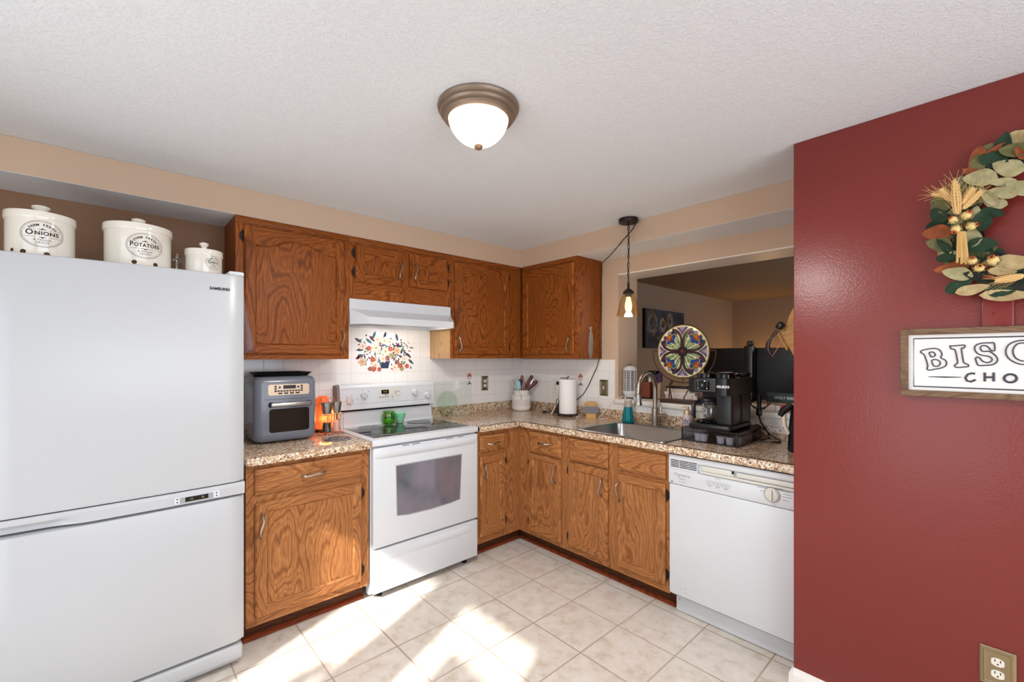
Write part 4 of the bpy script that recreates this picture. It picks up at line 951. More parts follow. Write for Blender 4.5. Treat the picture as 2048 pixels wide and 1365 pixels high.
b = MB(); b.rbox((-2.234, Y0-.030, 1.117), (-2.024, Y0-.018, 1.141), .006, 3); b.build('handle', STEEL, t)
b = MB(); b.smooth = True
for u in (-2.228, -2.030): b.rbox((u-.012, Y0-.022, 1.115), (u+.012, Y0+.002, 1.143), .008, 3)
b.build('handle_mount', BLACKP, t)
b = MB(); b.smooth = False; b.prism(rr2(-2.236, .975, -2.028, 1.104, .014), fa, -.002, .0015); b.build('window', OVENW, t)
for x in (-2.26, -2.03):
    for y in (-.28, -.11): b = MB(); b.lathe([(0, ZS+.0004), (.012, ZS+.0004), (.012, ZA), (0, ZA)], (x, y, 0), 12); b.build('foot', BLACKP, t)
t = thing('baking_tray', 'black baking tray lying on top of the air fryer oven', 'tray', (-2.14, -.19, 1.284))
b = MB(); lo = [(x, y, 1.2845) for x, y in rrect(-2.265, -.285, -2.015, -.095, .02)]; hi = [(x, y, 1.305) for x, y in rrect(-2.288, -.305, -1.994, -.075, .03)]; li = [(x, y, 1.3035) for x, y in rrect(-2.278, -.296, -2.003, -.084, .026)]; lj = [(x, y, 1.2865) for x, y in rrect(-2.263, -.283, -2.017, -.097, .02)]
LL = [[b.pt(p) for p in q] for q in (lo, hi, li, lj)]
for A, B in zip(LL, LL[1:]):
    n = len(A)
    for i in range(n): b.face([A[i], A[(i+1) % n], B[(i+1) % n], B[i]])
b.face(LL[0][::-1]); b.face(LL[-1]); b.build('pan', mat('tray_black', (24, 22, 22), .4, .3), t, recalc=True)
# salt lamp
def _salt():
    m = mat('salt_rock', (236, 110, 60), .6, emit=(255, 96, 34), es=1.0); n = N(m); x, y, z = n.xyz('Object'); v = n.comb(x, y, z)
    a = n.noise(v, 22, 4, .6); g = n.math('MULTIPLY', n.math('ABSOLUTE', n.math('SUBTRACT', z, .07)), 9.0)
    n.put(n.b.inputs['Emission Color'], n.ramp(a, [(.3, (236, 60, 20)), (.55, (255, 110, 44)), (.75, (255, 170, 96))]))
    n.put(n.b.inputs['Emission Strength'], n.math('MAXIMUM', n.math('SUBTRACT', 1.25, g), .35)); n.bump(a, .6, .01); return m
t = thing('salt_lamp', 'glowing orange salt lamp standing behind the two grinders', 'lamp', (-1.868, -.10, ZS))
b = MB(); prof = [(.050, .016), (.058, .03), (.062, .07), (.060, .12), (.052, .17), (.038, .205), (.018, .222), (0, .226)]
rings = []
for r, h in prof:
    rings.append([b.pt((-1.868, -.10, ZS+h))] if r == 0 else [b.pt((-1.868 + r*(1 + .16*sin(3*a + h*30) + .08*sin(7*a - h*50))*cos(a), -.10 + r*(1 + .16*sin(3*a + h*30) + .08*sin(7*a - h*50))*sin(a), ZS + h + .006*sin(5*a))) for a in [2*pi*i/22 for i in range(22)]])
for A, B in zip(rings, rings[1:]):
    for i in range(22):
        if len(B) == 1: b.face([A[i], A[(i+1) % 22], B[0]])
        else: b.face([A[i], A[(i+1) % 22], B[(i+1) % 22], B[i]])
b.face(rings[0][::-1]); b.build('rock', _salt(), t, ang=25)
b = MB(); b.lathe([(0, ZS+.0005), (.052, ZS+.0005), (.054, ZS+.012), (.05, ZS+.017), (0, ZS+.017)], (-1.868, -.10, 0), 24); b.build('base', mat('lamp_base_wood', (70, 36, 22), .5), t)
lamp('salt_lamp_glow', 'POINT', .8, (1, .36, .12), (-1.868, -.185, ZS+.10), shadow_soft_size=.04)
# grinder rack and grinders
GP = [(-1.895, -.242), (-1.8265, -.216)]
t = thing('grinder_rack', 'silver wire rack holding the pepper and salt grinders', 'rack', (-1.853, -.225, ZS))
b = MB(); gx = Vector((.935, .355, 0)); gy = Vector((-.355, .935, 0)); gc = Vector((-1.8610, -.229, 0))
def G(u, v, z): return gc + gx*u + gy*v + Vector((0, 0, z))
lp = [(-.060, -.034), (.060, -.034), (.068, -.02), (.068, .02), (.060, .034), (-.060, .034), (-.068, .02), (-.068, -.02)]
b.tube([G(u, v, ZS+.004) for u, v in lp], .0022, 6, closed=True); b.tube([G(u, v, ZS+.122) for u, v in lp], .0020, 6, closed=True)
for u in (-.060, .060):
    for v in (-.034, .034): b.tube([G(u, v, ZS+.004), G(u, v, ZS+.122)], .0018, 6)
b.tube([G(0, .0, ZS+.004), G(0, 0, ZS+.17), G(-.012, 0, ZS+.195), G(-.016, 0, ZS+.212), G(-.006, 0, ZS+.224), G(.010, 0, ZS+.224), G(.020, 0, ZS+.212), G(.016, 0, ZS+.196), G(.004, 0, ZS+.17)], .0020, 6)
for u in (-.060, .060): b.ball(G(u, -.034, ZS+.0035), .0033)
b.build('wire_frame', CHROME, t)
def grinder(c, name_l, fill, m, seed):
    t = thing('grinder', name_l, 'grinder', (c[0], c[1], ZS), 'glass grinders in the wire rack'); z0 = ZS + .0068; rg = random.Random(seed); cc = (c[0], c[1], 0)
    b = MB(); b.lathe([(0, z0), (.0300, z0), (.0315, z0+.004), (.0300, z0+.014), (.0245, z0+.055), (.0225, z0+.095), (.0225, z0+.118), (.0205, z0+.118), (.0205, z0+.095), (.0220, z0+.055), (.0275, z0+.014), (.026, z0+.007), (0, z0+.006)], cc, 24); b.build('glass_body', CLEARG, t)
    b = MB()
    prof = [(0, z0+.0065), (.0268, z0+.0075), (.0270, z0+.014), (.0243, z0+.034), (.0225, fill-.004), (0, fill)]
    b.lathe(prof, cc, 22)
    for i in range(130):
        h = rg.uniform(z0+.012, fill-.002); k = (h - z0)/.055; r = .0272 - .0045*min(1, k); a = rg.uniform(0, 2*pi); b.ball((c[0]+r*cos(a)*.985, c[1]+r*sin(a)*.985, h), rg.uniform(.0014, .0022), rg.randrange(len(m)), n=6)
    o = b.build('filling', m, t)
    b = MB(); b.lathe([(.0228, z0+.1185), (.0240, z0+.119), (.0252, z0+.124), (.0330, z0+.185), (.0335, z0+.190), (.031, z0+.192), (0, z0+.191)], cc, 28); b.build('metal_top', STEEL, t)
grinder(GP[0], 'glass grinder filled with mixed black and white peppercorns', ZS+.077, [mat('pepper_black', (38, 34, 30), .7), mat('pepper_tan', (180, 160, 120), .7), mat('pepper_green', (84, 88, 60), .7)], 1)
grinder(GP[1], 'glass grinder filled with pink salt crystals', ZS+.077, [PINK, mat('salt_pale', (240, 208, 196), .6), mat('salt_rose', (206, 136, 116), .6)], 2)
# openwork metal trivet
t = thing('trivet', 'round openwork metal trivet lying in front of the grinders', 'trivet', (-1.902, -.437, ZS))
b = MB(); c = (-1.902, -.437); z = ZS + .0035
for r in (.073, .069, .03, .013): b.tube([(c[0]+r*cos(2*pi*i/40), c[1]+r*sin(2*pi*i/40), z) for i in range(40)], .0024, 6, closed=True)
for i in range(12):
    a = 2*pi*i/12
    b.tube([(c[0]+(.050+.017*cos(q))*cos(a) - .0125*sin(q)*sin(a), c[1]+(.050+.017*cos(q))*sin(a) + .0125*sin(q)*cos(a), z) for q in [2*pi*k/14 for k in range(14)]], .0019, 5, closed=True)
for i in range(8):
    a = 2*pi*i/8; b.tube([(c[0]+.013*cos(a), c[1]+.013*sin(a), z), (c[0]+.03*cos(a), c[1]+.03*sin(a), z)], .0019, 5)
tag_tr = b.build('lattice', mat('pewter_cast', (140, 136, 140), .4, .9), t)

# ================================================================== ON THE RANGE
t = thing('sugar_jar', 'green ribbed glass jar of white sugar on the stove', 'jar', (-1.437, -.152, .9224))
c = (-1.437, -.152, 0); z0 = .9226; rings = []; b = MB()
for r, h in ((.030, 0), (.038, .002), (.0405, .008), (.0405, .070), (.0390, .076), (.0375, .080), (.0345, .080), (.0365, .072), (.0370, .012), (.03, .007)):
    rib = 1 if .01 < h < .071 else 0
    rings.append([b.pt((c[0] + r*(1 + .018*rib*cos(18*a))*cos(a), c[1] + r*(1 + .018*rib*cos(18*a))*sin(a), z0+h)) for a in [2*pi*i/72 for i in range(72)]])
for A, B in zip(rings, rings[1:]):
    for i in range(72): b.face([A[i], A[(i+1) % 72], B[(i+1) % 72], B[i]])
b.face(rings[0][::-1]); b.face(rings[-1]); TG = thin_glass('thin_green_glass', (186, 228, 150), .06); b.build('jar', TG, t, ang=60)
b = MB(); b.lathe([(0, z0+.0075), (.0355, z0+.0125), (.0358, z0+.026), (.02, z0+.034), (0, z0+.037)], c, 24); b.build('sugar', CREAMY, t)
b = MB(); b.lathe([(0, z0+.0815), (.0385, z0+.0815), (.0405, z0+.084), (.0400, z0+.088), (.030, z0+.0905), (0, z0+.0912)], c, 36); b.build('lid', TG, t)
t = thing('bowl', 'small jade green ribbed bowl beside the green jar', 'bowl', (-1.348, -.148, .9224))
b = MB(); c = (-1.348, -.148, 0)
b.lathe([(0, z0), (.020, z0), (.0215, z0+.003), (.0235, z0+.010), (.0290, z0+.022), (.0300, z0+.024), (.0290, z0+.026), (.0330, z0+.036), (.0340, z0+.038), (.0330, z0+.040), (.0365, z0+.050), (.0375, z0+.052), (.0365, z0+.054), (.0385, z0+.064), (.0400, z0+.068), (.0385, z0+.070), (.0365, z0+.068), (.030, z0+.03), (.018, z0+.008), (0, z0+.006)], c, 36); b.build('bowl_body', JADE, t)

# ================================================================== BACK COUNTER, RIGHT OF THE RANGE
t = thing('glass_cutting_board', 'clear rectangular glass cutting board leaning on the backsplash', 'cutting board', (-.81, -.03, ZS))
b = MB(); b.smooth = False
lean = lambda u, v, h: Vector((u, -.060 + (v - ZS)*.125 - h, v))
b.prism(rrect(-1.008, ZS+.0005, -.622, 1.192, .02, 5), lean, 0, .004); b.build('pane', TGLASS, t, recalc=True)
t = thing('round_glass_board', 'round glass board leaning behind the rectangular glass board', 'glass board', (-.868, -.03, ZS))
lean2 = lambda u, v, h: Vector((u, -.043 + (v - ZS)*.075 - h, v))
b = MB(); b.smooth = False; b.prism([(-.868 + .1*cos(2*pi*i/40), ZS + .1005 + .1*sin(2*pi*i/40)) for i in range(40)], lean2, 0, .004); b.build('pane', TGLASS2, t, recalc=True)
# utensil crock
CC = (-.165, -.165)
t = thing('utensil_crock', 'white textured utensil crock with a wire heart in the corner', 'crock', (CC[0], CC[1], ZS))
b = MB(); z0 = ZS + .0006
prof = [(0, 0), (.066, 0), (.074, .004), (.081, .014), (.083, .03)]
for i in range(1, 16): h = .03 + i*.0058; prof.append((.083 + (.0012 if i % 2 else -.0006), h))
prof += [(.083, .122), (.081, .130), (.074, .137), (.066, .143), (.064, .150), (.064, .176), (.0655, .180), (.0625, .181), (.060, .176), (.060, .145), (.075, .125), (.075, .02), (0, .012)]
b.lathe([(r, z0+h) for r, h in prof], (CC[0], CC[1], 0), 40)
ca = atan2(-2.99-CC[1], -2.87-CC[0])
cyl = lambda u, v, h: Vector((CC[0] + (.0842 + h)*cos(ca + u), CC[1] + (.0842 + h)*sin(ca + u), v))
for row in range(7):
    for k in range(-16, 17):
        u = k*.085 + (.04 if row % 2 else 0); v = z0 + .045 + row*.0085; dv = .0028 if row % 2 else -.0028
        b.ribbon([(u - .026, v - dv), (u + .026, v + dv)], .0022, lambda a_, v_, h: cyl(a_, v_, h), .0016, 1) if False else b.poly([cyl(u-.026, v-dv-.001, .0014), cyl(u+.026, v+dv-.001, .0014), cyl(u+.026, v+dv+.001, .0014), cyl(u-.026, v-dv+.001, .0014)], 1)
b.build('pot', [mat('textured_white', (232, 226, 220), .4), mat('weave_grey', (168, 160, 156), .6)], t)
b = MB(); zz = z0 + .118; hp = []
for i in range(30):
    q = 2*pi*i/30; hp.append(cyl(.0137*12*sin(q)**3/12*.9 , zz + .00125*(13*cos(q) - 5*cos(2*q) - 2*cos(3*q) - cos(4*q)), .004))
b.tube(hp, .0015, 6, closed=True); b.tube([cyl(0, zz+.006, .004), cyl(-.10, zz+.03, -.004), cyl(-.2, zz+.045, -.016), cyl(-.3, zz+.062, -.018)], .0014, 6)
b.build('wire_heart', mat('heart_wire', (110, 108, 106), .4, .9), t)
UT = 'utensils in the white crock'
def U(dx, dz, side=0.0):
    """offset in the picture plane of the crock: dx to the right, dz up, side toward the viewer"""
    rx, ry = .742, -.670; return Vector((CC[0] + rx*dx - ry*0 - side*.67, CC[1] + ry*dx - side*.742, z0 + dz))
def handle_tool(name, label, cat, base, tip, r0, head=None, hm=None, m=None):
    t = thing(name, label, cat, tuple(base), UT); b = MB(); b.tube([base, base.lerp(tip, .5), tip], [r0*.85, r0, r0*.85], 8); b.build('handle', m, t)
    if head: b = MB(); head(b); b.build('head', hm, t)
    return t
def spoonhead(c, d, L, w, th=.004):
    def f(b):
        d_ = d.normalized(); s_ = Vector((.742, -.670, 0)); s_ = (s_ - d_*s_.dot(d_)).normalized(); nn = d_.cross(s_); n = 14; k = 16; rings = []
        for i in range(n+1):
            q = pi*i/n; u = -cos(q)*L/2; ww = w/2*sin(q)**.8
            if i in (0, n): rings.append([b.pt(c + d_*u)]); continue
            rings.append([b.pt(c + d_*u + s_*ww*cos(2*pi*j/k) + nn*(th*sin(2*pi*j/k) + .004*sin(q))) for j in range(k)])
        for A, B in zip(rings, rings[1:]):
            for j in range(k):
                if len(A) == 1: b.face([A[0], B[(j+1) % k], B[j]])
                elif len(B) == 1: b.face([A[j], A[(j+1) % k], B[0]])
                else: b.face([A[j], A[(j+1) % k], B[(j+1) % k], B[j]])
    return f
WOOD = mat('spoon_wood', (132, 92, 62), .6); NAVY = mat('navy_silicone', (24, 52, 92), .5); AQUA = mat('aqua_silicone', (158, 200, 204), .5); BURG = mat('burgundy_handle', (92, 38, 42), .4)
handle_tool('wooden_spoon', 'brown wooden spoon, tallest of the tools in the crock', 'spoon', U(.0, .03, -.02), U(.004, .245, -.02), .005, spoonhead(U(.006, .275, -.02), Vector((0, .0, 1)), .072, .034), WOOD, WOOD)
handle_tool('spatula', 'navy blue silicone spatula in the white crock', 'spatula', U(-.004, .03, -.01), U(-.010, .21, -.01), .005, lambda b: b.rbox(U(-.032, .220, -.014) , U(.012, .272, -.004), .006, 3), NAVY, STEEL)
handle_tool('serving_spoon', 'pale aqua silicone spoon in the white crock', 'spoon', U(-.010, .03, .03), U(-.022, .19, .036), .005, spoonhead(U(-.027, .222, .036), Vector((-.05, 0, 1)), .092, .040), AQUA, STEEL)
t = thing('whisk', 'thin wire whisk leaning left out of the white crock', 'whisk', tuple(U(-.02, .05)), UT); b = MB()
for k in range(5):
    a = pi*k/5; 
    p0, p1 = U(-.045, .16, .0), U(-.082, .272, .0); ax = (p1 - p0); s1 = Vector((.742, -.670, 0)); s2 = ax.normalized().cross(s1)
    b.tube([p0 + ax*f + (s1*cos(a) + s2*sin(a))*.017*sin(pi*f**.7)*sg for sg, f in [(1, i/8) for i in range(9)]] + [p0 + ax*f - (s1*cos(a) + s2*sin(a))*.017*sin(pi*f**.7) for f in [i/8 for i in range(7, -1, -1)]], .0010, 5)
b.build('wires', STEEL, t); b = MB(); b.tube([U(-.015, .03), U(-.045, .16)], .005, 8); b.build('handle', STEEL, t)
for nm, lb, p0, p1 in (('peeler', 'dark red handle tilted right out of the crock, the higher of two', U(-.020, .10, .004), U(.0985, .310, .004)), ('ice_cream_scoop', 'dark red handle tilted right out of the crock, the lower of two', U(-.045, .098, .020), U(.142, .262, .020))):
    t = thing(nm, lb, 'kitchen tool', tuple(p0), UT); b = MB(); ax = p1 - p0
    b.tube([p0 + ax*f for f in (0, .45, .5, .6, .75, .9, .97, 1)], [.004, .004, .013, .0155, .0165, .0165, .014, .006], 12, flat=.55); b.build('handle', BURG, t)
t = thing('measuring_scoop', 'shiny steel scoop lying between the two dark red handles', 'scoop', tuple(U(.03, .05, .02)), UT); b = MB(); p0, p1 = U(-.02, .11, .012), U(.070, .222, .012); b.tube([p0, p1], .004, 8); b.build('handle', STEEL, t)
b = MB(); spoonhead(U(.092, .248, .010), Vector((.074, -.067, .17)), .060, .040, .012)(b); b.build('bowl', CHROME, t)
t = thing('wooden_fork', 'orange-brown wooden fork standing in the middle of the crock', 'fork', tuple(U(.012, .04, -.03)), UT); b = MB(); b.tube([U(.008, .04, -.03), U(.022, .225, -.03)], .004, 8); b.tube([U(.022, .22, -.03), U(.026, .252, -.03)], .003, 6); b.tube([U(.022, .22, -.03), U(.036, .250, -.03)], .003, 6); b.build('prongs', mat('fork_wood', (176, 104, 52), .6), t)
# paper towel holder
PT = (-.153, -.690)
t = thing('paper_towel_holder', 'black wire paper towel holder on the sink-wall counter', 'paper towel holder', (PT[0], PT[1], ZS))
b = MB(); zf = ZS + .018
for k in range(4):
    a = pi/4 + k*pi/2 + .3; b.ball((PT[0]+.078*cos(a), PT[1]+.078*sin(a), ZS+.0085), .008)
    b.tube([(PT[0], PT[1], zf+.003), (PT[0]+.078*cos(a), PT[1]+.078*sin(a), zf)], .003, 6)
b.tube([(PT[0]+.078*cos(2*pi*i/32), PT[1]+.078*sin(2*pi*i/32), zf) for i in range(32)], .0035, 8, closed=True); b.lathe([(0, zf-.002), (.07, zf-.002), (.07, zf+.001), (0, zf+.001)], (PT[0], PT[1], 0), 28)
b.build('base', IRON, t)
b = MB(); b.tube([(PT[0], PT[1], zf)] + [(PT[0], PT[1], 1.225)] + [(PT[0] + .006*sin(q)*.742, PT[1] - .006*sin(q)*.67 , 1.232 + .006*(1-cos(q))*.5) for q in (0.5, 1.2)] + [(PT[0]+.009, PT[1]-.008, 1.222)], .0032, 8); b.tube([(PT[0], PT[1], 1.2205), (PT[0]-.030, PT[1]+.027, 1.2215), (PT[0]-.042, PT[1]+.038, 1.2215)], .003, 6); b.build('center_post', IRON, t)
b = MB(); sx, sy = PT[0]-.742*.088, PT[1]+.67*.088
b.tube([(sx, sy, zf), (sx-.001, sy+.001, 1.03), (sx+.003, sy, 1.05), (sx+.010, sy-.007, 1.052), (sx+.013, sy-.012, 1.04), (sx+.011, sy-.010, zf)], .0032, 8); b.build('tension_arm', IRON, t)
t = thing('paper_towel_roll', 'full white paper towel roll standing on the black holder', 'paper towel roll', (PT[0], PT[1], zf))
b = MB(); b.lathe([(.014, zf+.005), (.066, zf+.005), (.0675, zf+.012), (.0675, 1.208), (.0665, 1.2105), (.02, 1.211), (.014, 1.209), (.014, zf+.005)], (PT[0], PT[1], 0), 44); b.build('roll', PAPER, t)
b = MB(); a0 = radians(-75); b.poly([]) if False else None
pts = [(PT[0] + (.0678 + .0045*k)*cos(a0 - k*.12), PT[1] + (.0678 + .0045*k)*sin(a0 - k*.12)) for k in (0, -1, -2, -3)]
pts = [(PT[0] + .0680*cos(q), PT[1] + .0680*sin(q)) for q in (-1.9, -1.6, -1.3, -1.1)] + [(PT[0] + .0715*cos(-.95), PT[1] + .0715*sin(-.95))]
for (x0, y0), (x1, y1) in zip(pts, pts[1:]): b.poly([(x0, y0, zf+.004), (x1, y1, zf+.004), (x1, y1, 1.209), (x0, y0, 1.209)])
b.build('loose_sheet', PAPER, t)
# bundle of cords beside the paper towels, plug strip and charger
t = thing('black_cord_bundle', 'tangle of black cord lying left of the paper towels', 'cord', (-.10, -.53, ZS))
b = MB()
for k in range(4):
    pts = []
    for i in range(26):
        q = 2*pi*i/26; pts.append((-.085 + .022*cos(q + k*.5) + .004*sin(3*q+k), -.515 - .045*sin(q + k*.3), ZS + .008 + .009*k + .004*sin(2*q + k)))
    b.tube(pts, .0032, 6, closed=True)
b.tube([(-.10, -.48, ZS+.012), (-.12, -.455, ZS+.006), (-.135, -.425, ZS+.0042)], .0034, 6); b.rbox((-.145, -.43, ZS+.0005), (-.120, -.405, ZS+.016), .004, 2)
b.build('cord_loops', BLACKP, t)
t = thing('outlet_cable', 'black cord rising beside the paper towels to the wall outlet', 'cord', (-.03, -.52, ZS))
b = MB(); b.tube([(-.10, -.53, ZS+.05), (-.062, -.515, 1.00), (-.050, -.512, 1.06), (-.045, -.510, 1.13), (-.040, -.506, 1.168), (-.034, -.492, 1.176), (-.024, -.475, 1.168)], .0042, 8); b.rbox((-.028, -.483, 1.150), (-.0155, -.455, 1.178), .005, 2); b.build('cord_line', BLACKP, t)
t = thing('white_pen_stick', 'thin white stick leaning left of the paper towel roll', 'stick', (-.16, -.535, ZS))
b = MB(); b.tube([(-.185, -.545, ZS+.005), (-.085, -.545, ZS+.125)], [.0042, .0048], 10); b.build('shaft', mat('white_plastic', (236, 234, 232), .3), t)
# ulu knife in a wooden block
UC = Vector((-.115, -.895, 0)); ux = Vector((.62, -.784, 0)); uy = Vector((-.784, -.62, 0))
t = thing('ulu_knife', 'ulu knife with curved blade and wooden grip on the counter', 'knife', (UC.x, UC.y, ZS))
KB = lambda u, v, h: UC + ux*u + uy*h + Vector((0, 0, ZS + v))
b = MB(); arc = [(-.066 + .132*i/14, .030 + .022*((2*i/14-1)**2)) for i in range(15)]
b.prism(arc + [(.060, .070), (.050, .098), (-.050, .098), (-.060, .070)], KB, -.0012, .0012); b.build('blade', mat('forged_blade', (126, 124, 130), .38, .9), t, recalc=True)
b = MB(); g = [(-.056, .092), (.056, .092), (.058, .104), (.050, .118), (.030, .128), (0, .132), (-.030, .128), (-.050, .118), (-.058, .104)]
b.prism(g, KB, -.010, .010, 0); b.smooth = False
for u in (-.034, .034): b.disc((u, .102), .0035, KB, .0104, 10, 1)
b.build('grip', [mat('ulu_wood', (190, 150, 96), .5), INK], t, recalc=True)
t = thing('knife_block', 'small light wooden block holding the ulu knife upright', 'block', (UC.x, UC.y, ZS))
b = MB(); 
for s_ in (-1, 1): b.prism([(-.036, .0006), (.036, .0006), (.036, .036), (-.036, .036)], KB, s_*.0016, s_*.020)
b.prism([(-.036, .0006), (.036, .0006), (.036, .028), (-.036, .028)], KB, -.0016, .0016); b.build('block_body', mat('block_wood', (206, 158, 92), .5), t, recalc=True)

# ================================================================== COFFEE CORNER
DX0, DX1, DYa, DYb = -.436, -.092, -1.784, -2.090
t = thing('pod_drawer', 'black coffee pod drawer tray under the coffee maker', 'drawer', (-.264, -1.937, ZS))
b = MB(); b.smooth = False; zt = .9905
b.box((DX0, DYb, ZS+.0006), (DX1, DYa, ZS+.005)); b.box((DX0, DYb, zt-.004), (DX1, DYa, zt)); b.box((DX1-.004, DYb, ZS+.005), (DX1, DYa, zt-.004))
for x in (DX0, DX1-.006):
    for y in (DYa-.006, DYb): b.box((x, y, ZS+.0055), (x+.006, y+.006, zt-.0045))
b.build('frame', BLACKP, t)
b = MB(); b.smooth = False; b.box((DX0+.0005, DYb+.006, ZS+.0055), (DX0+.0025, DYa-.006, zt-.0045)); b.box((DX0+.006, DYb+.0005, ZS+.0055), (DX1-.006, DYb+.0025, zt-.0045)); b.box((DX0+.006, DYa-.0025, ZS+.0055), (DX1-.006, DYa-.0005, zt-.0045)); b.build('mesh_front', SMOKE, t)
b = MB(); zz = zt - .018
for k in range(9): b.tube([(DX0+.0030, DYa-.02-k*.031, zz), (DX0+.0030, DYa-.032-k*.031, zz+.006), (DX0+.0030, DYa-.044-k*.031, zz-.006), (DX0+.0030, DYa-.051-k*.031, zz)], .0016, 5)
b.build('scroll_wire', IRON, t)
PODW = mat('pod_white', (228, 228, 230), .4)
pods = [(-.405, -1.868, ), (-.405, -1.900), (-.405, -1.992), (-.405, -2.040), (-.335, -2.055), (-.285, -2.055), (-.235, -2.055), (-.185, -2.055)]
pl_ = ['white coffee pod nearest the sink in the black drawer', 'white coffee pod second from the sink in the drawer', 'white coffee pod beneath the silver lettering, in the drawer front', 'white coffee pod at the drawer\'s near front corner', 'white coffee pod just behind the drawer\'s near front corner', 'third white coffee pod along the drawer side facing the red wall', 'fourth white coffee pod along the drawer side facing the red wall', 'white coffee pod at the wall end of the drawer side']
proto = None
for (x, y), lb in zip(pods, pl_):
    if proto is None:
        b = MB(); b.lathe([(0, 0), (.0175, 0), (.0185, .004), (.0215, .036), (.0245, .037), (.0245, .040), (.020, .0405), (0, .0405)], (0, 0, 0), 20); proto = b.build('coffee_pod', PODW); o = proto
    else: o = proto.copy(); COL.objects.link(o)
    o.location = (x, y, ZS+.0055); tag(o, lb, 'coffee pod', 'white pods in the coffee drawer')
# coffee maker
t = thing('coffee_maker', 'black dual coffee maker with glass carafe on the pod drawer', 'coffee maker', (-.30, -1.945, .991))
KX = -.455; K0, K1 = -1.832, -2.062; zb = .9912
b = MB(); b.rbox((KX, K1, zb), (-.145, K0, zb+.034), .016, 4); b.smooth = False; b.box((KX+.012, -1.9455, zb+.003), (KX-.0003, -1.9445, zb+.031), 1) ; b.build('base', [BLACKP, DARKGAP], t)
b = MB(); b.rbox((-.295, K1+.004, zb+.030), (-.15, K0-.006, 1.285), .010, 3); b.build('rear_housing', BLACKP, t)
b = MB(); b.rbox((-.425, K1+.006, zb+.033), (-.29, -1.975, 1.196), .006, 3); b.build('pod_column', BLACKP, t)
b = MB(); b.rbox((KX+.01, -1.985, 1.196), (-.290, K0+.004, 1.277), .008, 3); hd = b.build('carafe_head', BLACKP, t)
b = MB(); prof = [(KX-.010 + .0, -1.992), (KX-.026, -2.005), (KX-.032, -2.028), (KX-.026, -2.052), (KX-.010, -2.066), (-.150, -2.066), (-.150, -1.990)]
b.prism(prof[::-1], lambda u, v, h: Vector((u, v, h)), 1.188, 1.277); b.build('pod_head', BLACKP, t, recalc=True, ang=30)
b = MB(); b.lathe([(.050, 1.278), (.050, 1.296), (.046, 1.301), (0, 1.302)], (-.375, -1.90, 0), 32); b.build('filter_lid', BLACKG, t)
b = MB(); b.lathe([(.052, 1.278), (.052, 1.298), (.047, 1.305), (0, 1.306)], (-.40, -2.018, 0), 32); b.lathe([(.040, 1.304), (.043, 1.308), (.040, 1.310), (.036, 1.307)], (-.40, -2.018, 0), 32, m=1); b.build('pod_lid', [BLACKG, CHROME], t)
b = MB(); b.rbox((-.285, K1+.002, 1.2855), (-.155, -1.86, 1.304), .006, 2); b.build('water_lid', BLACKG, t)
kf = lambda u, v, h: Vector((KX + .0095 - h, -u, v))
b = MB(); b.smooth = False; b.prism(rr2(1.868, 1.207, 1.952, 1.266, .010), kf, -.001, .0012, 0)
b.ribbon(rr2(1.868, 1.207, 1.952, 1.266, .010), .0012, kf, .0016, 2, closed=True)
b.lathe([(0, 0), (.0125, 0), (.0125, .004), (0, .004)], kf(1.910, 1.236, .0005), 20, 'x', 3)
b.text('K', .013, lambda u, v, h: kf(u+1.910, v+1.236, h), .0055, 1)
for i in range(4):
    b.disc((1.885, 1.232 + i*.006), .0011, kf, .002, 6, 1); b.disc((1.934, 1.230 + i*.006), .0011, kf, .002, 6, 1)
b.disc((1.921, 1.2595), .003, kf, .002, 10, 4); b.disc((1.885, 1.2195), .003, kf, .002, 8, 1); b.disc((1.934, 1.2185), .003, kf, .002, 8, 1)
for u in (1.884, 1.934): b.prism([(u-.006, 1.2575), (u+.006, 1.2575), (u+.006, 1.2605), (u-.006, 1.2605)], kf, .001, .002, 2)
b.build('control_panel', [BLACKG, mat('white_print', (226, 226, 226), .5), GREYINK, BLACKP, mat('blue_led', (170, 215, 255), .5, emit=(150, 205, 255), es=3)], hd)
b = MB(); b.smooth = False
def kc(u, v, h):
    # lettering bends around the rounded front of the pod head
    q = u - 2.028; return Vector((KX - .0325 - h + 12*q*q, -u, v))
b.text('KEURIG', .0175, lambda u, v, h: kc(u+2.032, v+1.234, h), .0012, 0, bold=.0008, space=1.05); b.build('brand_lettering', mat('letter_silver', (220, 220, 222), .4), t)
cc = (-.375, -1.912, 0); zc = zb + .034
b = MB(); b.lathe([(0, zc+.001), (.062, zc+.001), (.066, zc+.006), (.062, zc+.010), (0, zc+.010)], cc, 36); b.build('warming_plate', BLACKG, t)
b = MB(); b.lathe([(0, zc+.0105), (.052, zc+.0105), (.060, zc+.018), (.066, zc+.04), (.066, zc+.07), (.060, zc+.10), (.052, zc+.118), (.050, zc+.118), (.058, zc+.10), (.064, zc+.07), (.064, zc+.04), (.058, zc+.020), (0, zc+.013)], cc, 40)
cf = b.build('carafe', CLEARG, t)
b = MB(); b.lathe([(.0665, zc+.110), (.0665, zc+.118), (.056, zc+.122), (.05, zc+.134), (0, zc+.136)], cc, 36); b.lathe([(.0525, zc+.104), (.0625, zc+.104), (.0635, zc+.112), (.0525, zc+.112)], cc, 36); b.build('carafe_lid', BLACKP, cf)
b = MB(); b.smooth = False
for i in range(9): 
    v = zc+.03+i*.009; b.prism([(-.004, v), (.004 + (.006 if i % 3 == 0 else 0), v), (.004 + (.006 if i % 3 == 0 else 0), v+.003), (-.004, v+.003)], lambda u, v_, h: Vector((cc[0] - .0663 - h, cc[1] - u, v_)), 0, .0004)
b.build('level_marks', mat('mark_white', (220, 220, 220), .5), cf)
